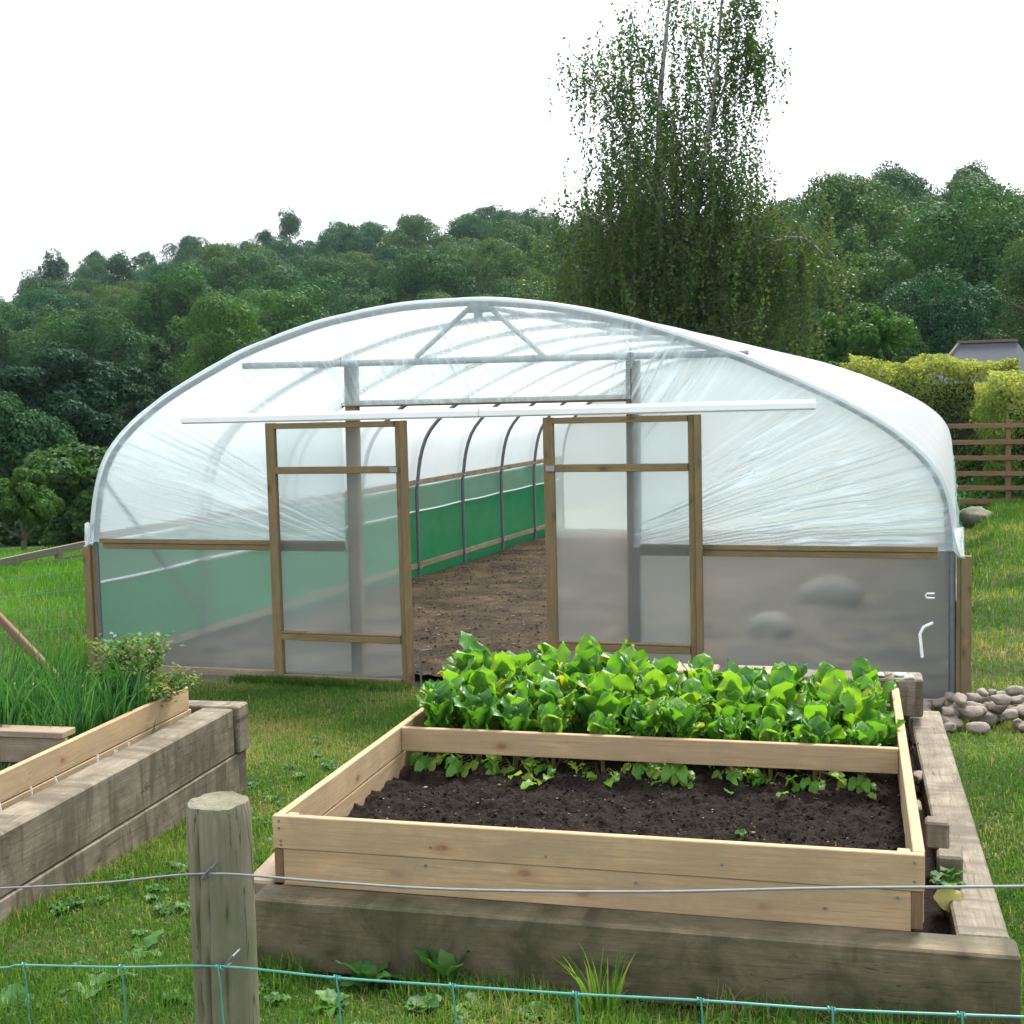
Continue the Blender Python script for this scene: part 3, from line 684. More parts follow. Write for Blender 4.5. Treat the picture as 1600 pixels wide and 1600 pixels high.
sl('timber_wedge', B(-2.245, .01, .475), B(-2.245, .29, .50), .11, .05, 'thin loose board lying at the left front corner of the pine bed', M_pine2, 'loose board')
# soil in gap
def gapz(X, Y): return .40+.05*(fbm(X*8, Y*8, 71, 4)-.5)
gu, gv = np.meshgrid(np.linspace(-2.24, .10, 160), np.linspace(.0, 3.02, 200)); gX = BO.x+BU.x*gu+BV.x*gv; gY = BO.y+BU.y*gu+BV.y*gv
gV = np.stack([gX.ravel(), gY.ravel(), gapz(gX, gY).ravel()], 1); i = np.arange(159*199); a = (i//159)*160+i % 159
og = mesh_np('gap_soil', gV, np.stack([a, a+1, a+161, a+160], 1), M_soil, lp=gV, smooth=True); tag(og, kind='structure')
# pebbles and twig on the back sleeper
for (px, py, s, lab) in ((1371, 1052, .032, 'round white pebble beside the twig on the back sleeper'), (1407, 1051, .026, 'flat white pebble at the back edge of the back sleeper'), (1421, 1055, .024, 'flat cream pebble nearest the end of the back sleeper')):
    q = at_z(px, py+3, .735); o = put_mesh('pebble', rock_mesh(int(px), (1.2, .8, .45)), q, s, M_pebble, .3); tag(o, lab, 'pebble')
q = [at_z(1342, 1040, .80), at_z(1362, 1054, .745), at_z(1380, 1058, .738), at_z(1393, 1053, .738)]
o = MB().tube(q, .008, 7, r1=.004).build('twig', M_bark); tag(o, 'bent dark twig lying by the pebbles on the back sleeper', 'twig')
q = at_z(1436, 1216, .46); o = put_mesh('stone', rock_mesh(77, (.7, 1.2, .7)), q, .045, M_stone, .2); tag(o, 'rounded grey stone in the gap beside the right sleeper', 'stone')

# ------------------------------------------------------------------ leaf builders
def blade(L, Wd, nl=12, nw=8, ruffle=.012, curl=.6, seed=0, point=1.0, serr=.08, cup=.2):
    """leaf blade along +y starting at origin, returns V,F"""
    rg = np.random.default_rng(seed); V = []; ph = rg.uniform(0, 6.28, 4)
    for i in range(nl+1):
        s = i/nl; w = Wd*.5*((math.sin(math.pi*min(1, s**.75*1.0))**.62)*(1-.25*s**2) if point > .5 else (math.sqrt(max(0, 1-((s-.58)/.42)**2)) if s > .58 else (math.sin(math.pi/2*(s/.58)))**1.1))+.004*(s > 0 and s < 1)
        ang = curl*s*s; yy = L*(math.sin(ang)/ang if ang > .01 else 1)*s; zz = -L*s*(1-math.cos(ang))/max(ang, .01)
        for k in range(nw+1):
            t = -1+2*k/nw; ed = abs(t)**2
            ww = w*(1+.5*serr*math.sin(s*15+ph[0]+(t > 0)*1.7)*(abs(t) > .9))
            ww *= 1+.05*math.sin(s*11+ph[3]+2.0*(t > 0))*(abs(t) > .6); V.append((t*ww, yy+.12*L*ed*(.4-s)*.5, zz+cup*w*abs(t)**1.5*(1-.3*s)+ruffle*1.2*ed*math.sin(s*16+ph[1]+(t > 0)*2.1)+ruffle*.5*math.sin(s*9+ph[2])*t))
    F = [(i*(nw+1)+k, i*(nw+1)+k+1, (i+1)*(nw+1)+k+1, (i+1)*(nw+1)+k) for i in range(nl) for k in range(nw)]
    return np.array(V), np.array(F)
def rot(V, pitch, yaw, roll=0):
    c, s = math.cos(roll), math.sin(roll); V = np.stack([V[:, 0]*c+V[:, 2]*s, V[:, 1], -V[:, 0]*s+V[:, 2]*c], 1)
    c, s = math.cos(pitch), math.sin(pitch); V = np.stack([V[:, 0], V[:, 1]*c-V[:, 2]*s, V[:, 1]*s+V[:, 2]*c], 1)
    c, s = math.cos(yaw), math.sin(yaw); return np.stack([V[:, 0]*c-V[:, 1]*s, V[:, 0]*s+V[:, 1]*c, V[:, 2]], 1)
class NB:
    def __init__(s): s.V = []; s.F = []; s.R = []; s.n = 0
    def add(s, V, F, rv):
        s.V.append(V); s.F.append(np.asarray(F)+s.n); s.R.append(np.full(len(V), rv) if np.isscalar(rv) else rv); s.n += len(V)
    def build(s, name, mat, parent=None, smooth=True):
        V = np.concatenate(s.V); return mesh_np(name, V, np.concatenate(s.F), mat, parent, lp=V, rv=np.concatenate(s.R), smooth=smooth)
def strip(pts, w, taper=True):
    """thin round-ish stem as 4-sided tube in numpy"""
    pts = np.asarray(pts, float); V = []; n = len(pts)
    for i, p in enumerate(pts):
        r = w*(1-.4*i/(n-1)) if taper else w
        V += [p+(r, 0, 0), p+(0, r, 0), p+(-r, 0, 0), p+(0, -r, 0)]
    F = [(i*4+k, i*4+(k+1) % 4, (i+1)*4+(k+1) % 4, (i+1)*4+k) for i in range(n-1) for k in range(4)]
    return np.array(V), np.array(F)

def copy_tree(o, loc, rz=None, s=None, par=None):
    c = o.copy(); COL.objects.link(c)
    if par is not None: c.parent = par
    if loc is not None: c.location = loc
    if rz is not None: c.rotation_euler = (0, 0, rz)
    if s is not None: c.scale = (s, s, s) if isinstance(s, (int, float)) else s
    for ch in [x for x in bpy.data.objects if x.parent == o and x != c]: copy_tree(ch, None, None, None, c)
    return c

def beet_plant(seed, front=False):
    rg = random.Random(seed); e_ = empty('beet_plant'); lf = NB(); stm = NB()
    for k in range(rg.randint(20, 26)+(6 if front else 0)):
        yaw = rg.uniform(0, 6.28); out = rg.random(); lean = .04+.55*out**1.3
        if front: lean = .04+.14*out; out *= .3
        low = k < (11 if front else 2)
        if low:
            yaw = math.pi+rg.uniform(-1.3, 1.3) if front else yaw
            d = np.array([-math.sin(yaw), math.cos(yaw), 0]); rr1 = rg.uniform(.06, .13); zt = rg.uniform(.03, .085)
            tip = d*rr1+np.array([0, 0, zt]); Vs, Fs = strip([d*.012, d*rr1*.45+np.array([0, 0, zt*1.1]), tip], .0032); stm.add(Vs, Fs, rg.random())
            Ll = rg.uniform(.06, .13); Vb, Fb = blade(Ll, Ll*.5, ruffle=.005, curl=rg.uniform(.3, 1.2), seed=seed*70+k, cup=.2)
            Vb = rot(Vb, rg.uniform(-.6, .1), yaw, rg.uniform(-.6, .6))+tip; lf.add(Vb, Fb, rg.uniform(.3, .95)); continue
        H = rg.uniform(.13, .20)*(1.15-.45*out); d = np.array([math.sin(yaw)*-1, math.cos(yaw), 0])
        top = d*H*math.sin(lean)+np.array([0, 0, H*math.cos(lean)]); midp = d*H*.35*math.sin(lean)+np.array([0, 0, H*.55])
        Vs, Fs = strip([d*.012, midp, top], .0055); stm.add(Vs, Fs, rg.random())
        Lf = rg.uniform(.14, .235); Wf = Lf*rg.uniform(.40, .56)
        Vb, Fb = blade(Lf, Wf, ruffle=rg.uniform(.008, .018), curl=rg.uniform(.05, .8)*rg.random()**.5, seed=seed*50+k, cup=rg.uniform(-.15, .18), point=.35)
        Vb = rot(Vb, math.pi/2-lean-rg.uniform(-.15, .22), yaw, rg.uniform(-.5, .5))+top
        r0 = rg.uniform(.0, .70) if rg.random() < .96 else .95
        ed = np.tile(np.abs(np.linspace(-1, 1, 9)), 13); lf.add(Vb, Fb, np.clip(r0+.12*(ed > .9)+.07*(ed < .1), 0, 1))
    lf.build('leaves', M_beet, e_); stm.build('stems', M_stem, e_)
    return e_
protos = [beet_plant(100+k) for k in range(7)]+[beet_plant(160+k, True) for k in range(4)]; used = set(); n = 0
rr = random.Random(5)
for row in range(5):
    for k in range(11):
        u = -2.03+k*.187+rr.uniform(-.03, .03); v = 1.41+row*.203+rr.uniform(-.03, .03)
        if k == 10: u = -.17
        pi_ = rr.randrange(7) if row else 7+rr.randrange(4); loc = B(u, v, float(bz(u, v))-.005)
        s = rr.uniform(.85, 1.08)*(.96 if k < 5 else .88)*(1.08 if 1 < row else .96)
        if row == 0: s *= .9
        lab = 'lush green beet plant in the crowded rows behind the cross board'
        if pi_ not in used: o = protos[pi_]; used.add(pi_); o.location = loc; o.rotation_euler = (0, 0, rr.uniform(0, 6.28) if row else .07); o.scale = (s, s, s)
        else: o = copy_tree(protos[pi_], loc, rr.uniform(0, 6.28) if row else rr.uniform(-.3, .4), s)
        tag(o, lab, 'beet plant', 'beet plants filling the back of the pine bed')
# fallen low leaves in front of the rows
lv = NB(); 
for k in range(14):
    u = rr.uniform(-2.0, -.15); v = rr.uniform(1.10, 1.32); L_ = rr.uniform(.05, .10); yaw = rr.uniform(2.2, 4.1)
    q = B(u, v, float(bz(u, v))+.02); Vb, Fb = blade(L_, L_*.5, 6, 4, .004, .5, k); Vb = rot(Vb, rr.uniform(-.1, .35), yaw, rr.uniform(-.6, .6))+np.array(q)
    lv.add(Vb, Fb, rr.uniform(.3, 1))
o = lv.build('fallen_leaves', M_beet); tag(o, 'small drooping leaves lying on the compost at the foot of the beet rows', 'leaves', kind='stuff')
# tiny weed seedling on the compost
def rosette(name, loc, n, L_, Wr, mat, label, cat, seed, lean=.6, curl=.5, stalk=None, ruffle=.006):
    rg = random.Random(seed); e_ = empty(name, loc); b = NB()
    for k in range(n):
        yaw = k*2.4+rg.uniform(-.3, .3); Lk = L_*rg.uniform(.6, 1.05)
        Vb, Fb = blade(Lk, Lk*Wr*rg.uniform(.85, 1.1), 8, 5, ruffle, curl*rg.uniform(.5, 1.4), seed*9+k)
        Vb = rot(Vb, lean*rg.uniform(.4, 1.5), yaw, rg.uniform(-.4, .4)); b.add(Vb+np.array([0, 0, .012 if stalk is None else stalk*rg.random()]), Fb, rg.random())
    b.build('leaves', mat, e_)
    s_ = NB(); Vs, Fs = strip([(0, 0, -.02), (0, 0, .01), (0, 0, (stalk or .02))], .004); s_.add(Vs, Fs, .2); s_.build('stem', M_stem, e_)
    tag(e_, label, cat); return e_
q = at_z(1158, 1308, .55); rosette('seedling', q, 7, .035, .4, M_weed, 'tiny green seedling on bare compost near the front board', 'seedling', 3)
q = at_z(1480, 1392, .50); sq = rosette('squash_plant', q, 7, .095, .6, M_weed, 'leafy young plant with one yellow leaf in the right front gap of the bed', 'plant', 9, lean=.35, stalk=.07)
Vb, Fb = blade(.085, .085, 8, 6, .004, .5, 4, cup=.1); Vb = rot(Vb, -.95, 3.3, 0); yl = mesh_np('yellow_leaf', Vb+np.array((.0, -.045, .03)), Fb, M_yleaf, sq, lp=Vb, rv=np.full(len(Vb), .5), smooth=True)

# ------------------------------------------------------------------ left raised bed
LO = Vector((-3.365, 4.0, 0)); LD = (Vector((-3.556, 6.07, 0))-LO).normalized(); LN = Vector((-LD.y, LD.x, 0))   # LN points left (-x)
def Lb(a, w, z): q = LO+LD*a+LN*w; return Vector((q.x, q.y, z))      # a along the long wall away from camera, w inwards to the left
sl('timber_sleeper', Lb(-2.2, .088, .478), Lb(2.06, .088, .478), .176, .244, 'long grey split sleeper on top of the left bed wall')
sl('timber_sleeper', Lb(-2.2, .082, .232), Lb(2.10, .082, .232), .170, .244, 'lower grey sleeper under the long one of the left bed wall')
sl('timber_sleeper', Lb(2.14, -.02, .48), Lb(2.14, 1.9, .48), .13, .25, 'cross sleeper closing the back end of the left bed, its end grain showing')
sl('timber_sleeper', Lb(2.14, .0, .232), Lb(2.14, 1.9, .232), .12, .242, 'lower cross sleeper at the back end of the left bed')
pb = empty('raised_bed', Lb(0, .9, .45)); tag(pb, 'pine board raised bed with chives and rose bush on the left behind grey sleepers', 'raised bed')
def PB(o): return BP(o, pb)
PB(MB().plank(Lb(-2.0, .245, .66), Lb(2.02, .245, .66), .03, .118).build('side_board', M_pine))
PB(MB().plank(Lb(-2.0, .243, .538), Lb(2.04, .243, .538), .03, .118).build('side_board', M_pine))
PB(MB().plank(Lb(-2.0, .24, .42), Lb(2.04, .24, .42), .03, .112).build('side_board', M_pine))
PB(MB().plank(Lb(2.0, .262, .66), Lb(2.0, 1.85, .66), .03, .118).build('back_board', M_pine))
PB(MB().plank(Lb(2.0, .262, .538), Lb(2.0, 1.85, .538), .03, .118).build('back_board', M_pine))
PB(MB().plank(Lb(.93, .262, .745), Lb(.93, 1.8, .745), .11, .028).build('cross_board', M_pine2))
PB(MB().plank(Lb(.91, .264, .67), Lb(.91, 1.8, .67), .03, .118).build('cross_board', M_pine2))
PB(MB().plank(Lb(-2.0, 1.82, .6), Lb(2.02, 1.82, .6), .03, .24).build('side_board', M_pine))
ls = []
A_, W_ = np.meshgrid(np.linspace(-1.95, 1.98, 120), np.linspace(.262, 1.8, 60)); Xl = LO.x+LD.x*A_+LN.x*W_; Yl = LO.y+LD.y*A_+LN.y*W_
Zl = .60+.05*(fbm(Xl*6, Yl*6, 91, 4)-.5); VV = np.stack([Xl.ravel(), Yl.ravel(), Zl.ravel()], 1); i = np.arange(119*59); a = (i//119)*120+i % 119
PB(mesh_np('bed_soil', VV, np.stack([a, a+1, a+121, a+120], 1), M_soil, lp=VV, smooth=True))
VV2 = VV.copy(); A2, W2 = np.meshgrid(np.linspace(-2.1, 2.05, 120), np.linspace(.176, .228, 6)); X2 = LO.x+LD.x*A2+LN.x*W2; Y2 = LO.y+LD.y*A2+LN.y*W2
VV = np.stack([X2.ravel(), Y2.ravel(), (.50+.02*fbm(X2*9, Y2*9, 2, 3)).ravel()], 1); i = np.arange(119*5); a = (i//119)*120+i % 119
PB(mesh_np('gap_soil', VV, np.stack([a, a+1, a+121, a+120], 1), M_soil, lp=VV, smooth=True))
# white plant markers in the gap
for (px, py, tl, hh, lab) in ((3, 1270, .2, .05, 'white plant marker at the left picture edge, nearest'), (51, 1243, .15, .045, 'white plant marker second from the left on the sleeper gap'),
                          (92, 1224, .5, .04, 'tilted white plant marker in the sleeper gap below the cross board'), (152, 1193, -.1, .05, 'tall thin white plant marker in the middle of the sleeper gap'),
                          (181, 1178, 0, .032, 'broad round topped white plant marker in the sleeper gap'), (203, 1166, .2, .032, 'white plant marker farthest along the sleeper gap')):
    q = at_z(px, py, .59); q.z = .565
    wd = .022 if 'broad' in lab else .011
    o = MB().plank(q, q+Vector((-tl*hh, 0, hh*1.35)), wd, .0018, up=Vector((.2, 1, 0)), ch=.0006).build('plant_marker', M_whitepl); tag(o, lab, 'plant marker', 'plant markers along the left bed')

def tuft(name, loc, n, h, rad, mat, seed, w=.004, droop=.5, parent=None, spread=.4):
    rg = np.random.default_rng(seed); b = NB()
    for k in range(n):
        a = rg.uniform(0, 6.28); r0 = rad*math.sqrt(rg.random()); x, y = r0*math.cos(a), r0*math.sin(a); hh = h*rg.uniform(.55, 1.1); ln = rg.uniform(0, spread); a2 = a+rg.normal()*.8
        pts = []; ns = 6; dr = droop*rg.random()**2
        px_, py_, pz_ = x, y, 0; ang = ln*.5
        side = np.array([-math.sin(a2+1.2), math.cos(a2+1.2), 0])
        V = []
        for i in range(ns+1):
            t_ = i/ns; ww = w*(1-t_**2)+.0004; V += [np.array([px_, py_, pz_])+side*ww, np.array([px_, py_, pz_])-side*ww]
            ang = ln*.5+ln*t_+dr*3.0*t_**2.5; sgl = hh/ns
            px_ += math.cos(a2)*math.sin(ang)*sgl; py_ += math.sin(a2)*math.sin(ang)*sgl; pz_ += math.cos(ang)*sgl
        F = [(2*i, 2*i+1, 2*i+3, 2*i+2) for i in range(ns)]
        b.add(np.array(V), np.array(F), rg.random())
    return b
# chive / onion clumps
rr = random.Random(12); ck = []
for k in range(4):
    b = tuft('x', None, 62, .54, .07, M_chive, 300+k, w=.0068, droop=.75, spread=.32); e_ = empty('chive_clump'); b.build('leaves', M_chive, e_); ck.append(e_)
spots = []
for a_ in np.arange(1.03, 1.75, .15):
    for w_ in np.arange(.34, 1.75, .16): spots.append((a_+rr.uniform(-.03, .03), w_+rr.uniform(-.03, .03)))
for k, (a_, w_) in enumerate(spots):
    loc = Lb(a_, w_, .60); s = rr.uniform(.62, .95)*(1.0 if w_ > .55 else .82)
    o = ck[k] if k < 4 else copy_tree(ck[k % 4], loc, rr.uniform(0, 6), s)
    if k < 4: o.location = loc; o.scale = (s, s, s)
    tag(o, 'tall green chive clump in the dense patch of the left bed', 'chives', 'chive clumps in the left bed')
def one_tuft(loc, n, h, rad, seed, label, cat='grass tuft', mat=M_grass, w=.003, droop=.8, spread=.9):
    e_ = empty(cat.replace(' ', '_'), loc); tuft('x', None, n, h, rad, mat, seed, w=w, droop=droop, spread=spread).build('blades', mat, e_); tag(e_, label, cat); return e_
q = at_z(25, 1245, .56); one_tuft(q, 40, .14, .05, 41, 'loose tuft of thin chive leaves at the near end of the sleeper gap', 'chive seedling', M_chive, .0025)
q = at_z(235, 1150, .56); one_tuft(q, 14, .09, .03, 42, 'sparse dry grass tuft in the far sleeper gap', 'grass tuft', M_grass)
q = Lb(.6, .5, .6); one_tuft(q, 60, .10, .16, 43, 'low green tuft just in front of the left cross board', 'low plant', M_chive, .003)

def bush(name, loc, rx, ry, rz, nleaf, ls, mat, seed, label, cat, stems=8, wr=.55, upb=0.0, stemr=.004):
    rg = np.random.default_rng(seed); e_ = empty(name, loc); b = NB(); st = NB()
    tips = []
    for k in range(stems*3):
        a = rg.uniform(0, 6.28); rr_ = math.sqrt(rg.random()); tip = np.array([rx*rr_*math.cos(a), ry*rr_*math.sin(a), rz*(.5+.5*rg.random())*(1.15-.35*rr_)])
        tips.append(tip)
        pts = [np.array([0, 0, 0]), tip*np.array([.35, .35, .5]), tip]; Vs, Fs = strip(pts, stemr); st.add(Vs, Fs, .1)
    per = max(1, nleaf//len(tips))
    for tip in tips:
        for k in range(per):
            t_ = .35+.65*rg.random(); c = np.array([0, 0, 0])*(1-t_)**2+2*t_*(1-t_)*tip*np.array([.35, .35, .5])+tip*t_*t_
            c = c+rg.normal(size=3)*np.array([.12, .12, .08])*rx*.6
            L_ = ls*rg.uniform(.6, 1.2); hw = L_*wr*.5
            q = np.array([(0, 0, 0), (hw, L_*.45, L_*.08), (0, L_, -L_*.1), (-hw, L_*.45, L_*.08)])
            q = rot(q, rg.uniform(-.5, .9), rg.uniform(0, 6.28), rg.uniform(-.8, .8))+c
            b.add(q, np.array([(0, 1, 2, 3)]), min(1, abs(rg.normal()*.25+.4)) if rg.random() < .93 else 1.0)
    b.build('leaves', mat, e_, smooth=False); st.build('stems', M_stem if stemr < .01 else M_bark, e_); tag(e_, label, cat); return e_
q = Lb(1.82, .42, .58); bush('rose_bush', q, .34, .26, .50, 4200, .034, M_herb, 5, 'small leafy rose bush with reddish tips at the back corner of the left bed', 'rose bush')
q = Lb(1.80, .95, .58); bush('herb_plant', q, .30, .18, .22, 1500, .03, M_herb, 6, 'low green herb between the chives and the rose bush', 'herb')
o = MB().plank(Vector((-5.95, 6.80, 1.20)), Vector((-5.22, 6.88, .47)), .04, .05, ch=.006).build('leaning_timber', M_rail); tag(o, 'brown timber leaning diagonally behind the left bed', 'timber')
for k, (px, py, lab) in enumerate(((292, 1048, 'small pink white bloom low on the rose bush'),)):
    pass

# ------------------------------------------------------------------ near fence: post and wires
fp = empty('fence_post', (-.985, 1.624, .4)); tag(fp, 'thick round weathered wooden fence post in the foreground', 'fence post')
import bmesh
def round_post():
    V = []; lp = []; n, nz = 64, 70; R0 = .0455
    tl = Vector((.0, 0, 0))
    for j in range(nz+1):
        z = .30+ (1.607-.30)*j/nz
        for k in range(n):
            a = 2*math.pi*k/n
            r = R0*(1+.035*(float(vnoise(math.cos(a)*2+5, math.sin(a)*2+z*1.5, 8))-.5)+.012*math.sin(a*3+1)+.012*(float(vnoise(a*9, z*2, 9))-.5))
            # long splits
            for (a0, wd, dp, z0, z1) in ((-1.78, .045, .012, 0, 1.6), (-1.45, .03, .010, .2, 1.50), (-.9, .03, .006, .9, 1.56), (-2.3, .03, .006, 1.2, 1.7), (-.55, .025, .006, .1, 1.3)):
                aa_ = a0+.10*math.sin(z*5+a0)+.05*math.sin(z*13); d = abs((a-aa_+math.pi) % (2*math.pi)-math.pi)
                if z0 < z < z1: r -= dp*max(0, 1-d/(wd*1.6))*min(1, (z1-z)*8+.3)
            zz = z + (0.006*float(fbm(math.cos(a)*3, math.sin(a)*3, 4, 3)-.5) if j == nz else 0)
            if j == nz: r -= .003
            V.append((r*math.cos(a), r*math.sin(a), zz)); lp.append((z, r*math.cos(a), r*math.sin(a)))
    F = [(j*n+k, j*n+(k+1) % n, (j+1)*n+(k+1) % n, (j+1)*n+k) for j in range(nz) for k in range(n)]
    b0 = nz*n
    for rn in range(1, 6):
        for k in range(n):
            a = 2*math.pi*k/n; r = R0*.95*(1-rn/6); x, y = r*math.cos(a), r*math.sin(a)
            V.append((x, y, 1.607+.010*float(fbm(x*60+9, y*60, 5, 3)-.5))); lp.append((x*.2+3, x*2, y*2))
        for k in range(n):
            F.append((b0+k, b0+(k+1) % n, b0+n+(k+1) % n, b0+n+k))
        b0 += n
    V.append((0, 0, 1.607)); lp.append((3, 0, 0)); c = len(V)-1
    me = bpy.data.meshes.new('post'); F += [(b0+k, b0+(k+1) % n, c) for k in range(n)]
    me.from_pydata(V, [], F); me.update(); at = me.attributes.new('lp', 'FLOAT_VECTOR', 'POINT'); at.data.foreach_set('vector', [q for v in lp for q in v])
    me.polygons.foreach_set('use_smooth', np.ones(len(F), bool)); me.set_sharp_from_angle(angle=math.radians(50)); me.materials.append(M_post)
    o = bpy.data.objects.new('post', me); COL.objects.link(o); o.parent = fp; o.location = (0, 0, -.4); return o
round_post()
wf = empty('wire_fence', (-.7, 1.55, .5)); tag(wf, 'stock fence of one plain wire above green coated netting across the foreground', 'wire fence')
def WP(o): o.parent = wf; o.matrix_parent_inverse = Matrix.Translation((.7, -1.55, -.5)); return o
topw = [(-4.4, 2.3, 1.25), (-2.4, 1.9, 1.31), (-1.549, 1.746, 1.381), (-1.455, 1.726, 1.399), (-1.225, 1.679, 1.446), (-.974, 1.568, 1.522), (-.78, 1.528, 1.543), (-.592, 1.506, 1.558), (-.352, 1.523, 1.571), (-.127, 1.536, 1.592), (.08, 1.542, 1.611), (.6, 1.56, 1.66), (1.8, 1.62, 1.70), (3.4, 1.72, 1.70)]
loww = [(-4.4, 2.3, 1.10), (-2.4, 1.9, 1.16), (-1.548, 1.736, 1.257), (-1.384, 1.688, 1.295), (-1.167, 1.636, 1.338), (-.955, 1.563, 1.394), (-.758, 1.524, 1.417), (-.593, 1.516, 1.429), (-.432, 1.517, 1.437), (-.278, 1.516, 1.448), (-.127, 1.524, 1.452), (.015, 1.529, 1.461), (.146, 1.531, 1.472), (.33, 1.54, 1.488), (.49, 1.545, 1.50), (.65, 1.55, 1.51), (.81, 1.56, 1.52), (1.8, 1.61, 1.56), (3.4, 1.71, 1.56)]
def dens(pts, k=6):
    P_ = [Vector(p) for p in pts]; out = []
    for i in range(len(P_)-1):
        a, b_, c, d = P_[max(i-1, 0)], P_[i], P_[i+1], P_[min(i+2, len(P_)-1)]
        for j in range(k):
            t_ = j/k; out.append(.5*((2*b_)+(c-a)*t_+(2*a-5*b_+4*c-d)*t_*t_+(3*b_-a-3*c+d)*t_**3))
    out.append(P_[-1]); return out
WP(MB().tube(dens(topw), .0017, 8).build('plain_wire', M_wire))
WP(MB().tube(dens(loww), .0017, 8).build('netting_wire', M_gwire))
for p_ in loww[1:-1]:
    x, y, z = p_; b = MB()
    if abs(x+.955) < .01: y -= .004
    b.tube([(x, y-.001, z+.004), (x+.001, y-.004, z-.002), (x+.0015, y-.001, z-.02), (x+.004, y, z-.10), (x+.006, y+.004, z-.22), (x+.004, y, z-.5)], .0013, 7)
    hx = [Vector((x-.005+.010*t_/14, y+.0028*math.cos(t_*1.3), z+.0028*math.sin(t_*1.3))) for t_ in range(15)]
    b.tube(hx, .0012, 6); WP(b.build('stay_wire', M_gwire))
lw2 = [(a, b, c-.135) for a, b, c in loww]; WP(MB().tube(dens(lw2), .0015, 8).build('netting_wire', M_gwire))
for (x, y, z) in ((-.974, 1.570, 1.522), (-.945, 1.570, 1.400)):
    o = MB().tube([(x-.006, y+.014, z-.010), (x-.007, y-.004, z-.008), (x, y-.006, z), (x+.008, y-.004, z+.009), (x+.008, y+.014, z+.011)], .0016, 8).build('staple', M_hoop)
    o.parent = fp; o.matrix_parent_inverse = Matrix.Translation((.985, -1.624, -.4))

# ------------------------------------------------------------------ stones pile at the right
sm = [rock_mesh(200+k, (1.15, .85, .72)) for k in range(8)]
for k, me in enumerate(sm): me.materials.append(M_stone if k != 3 else M_stone_r)
rr = random.Random(33); pl = []
base0 = at_z(1450, 1095, .12)
cnt = 0
for lay in range(3):
    for k in range((130, 70, 30)[lay]):
        x = rr.uniform(-.20, 1.5) if lay == 0 else rr.uniform(-.02, 1.2); y = rr.uniform(8.55, 9.35)+(x*.10) if lay == 0 else rr.uniform(8.7, 9.25)+x*.1
        s = rr.uniform(.03, .06) if rr.random() < .75 else rr.uniform(.06, .085)
        if any((x-a)**2+(y-b)**2 < ((s+c)*.72)**2 and l == lay for a, b, c, l in pl): continue
        pl.append((x, y, s, lay)); zz = float(gz(x, y))+.03+s*.3+lay*.07
        mi = 3 if rr.random() < .1 else rr.choice([0, 1, 2, 4, 5, 6, 7])
        o = put_mesh('stone', sm[mi], (x, y, zz), (s*rr.uniform(.9, 1.3), s, s*rr.uniform(.85, 1.1)), None, rr.uniform(0, 3.1), rr.uniform(-.3, .3))
        tag(o, 'rounded reddish stone in the heap beside the polytunnel corner' if mi == 3 else 'rounded grey brown stone in the heap beside the polytunnel corner', 'stone', 'red stones in the heap' if mi == 3 else 'stones heaped beside the polytunnel corner')

# ------------------------------------------------------------------ right background: rail fence, boulder, hedges, shed
yf = 25.6
rf = empty('rail_fence', (1.0, yf, .2)); tag(rf, 'brown post and rail fence with six boards in front of the hedge', 'rail fence')
def RP(o): o.parent = rf; o.matrix_parent_inverse = Matrix.Translation((-1.0, -yf, -.2)); return o
for py in (665, 690.5, 715, 739.5, 762, 783):
    z = (at_c(1530, py, 24.3)).z; RP(MB().plank((-2.2, yf, z), (1.32 if py < 730 else 2.4, yf, z-.0), .03, .085).build('rail', M_rail))
for x_ in (-2.0, -.5, 1.02, 2.5):
    RP(MB().plank((x_, yf+.07, 0), (x_, yf+.07, 1.63), .09, .09, up=(1, 0, 0)).build('fence_stake', M_rail))
q = at_c(1525, 784, 22.3); o = put_mesh('boulder', rock_mesh(9, (1.25, .9, .95)), (q.x, q.y, float(gz(q.x, q.y))+.11), .24, M_rock, .3); tag(o, 'mossy grey boulder on the grass in front of the rail fence', 'boulder')

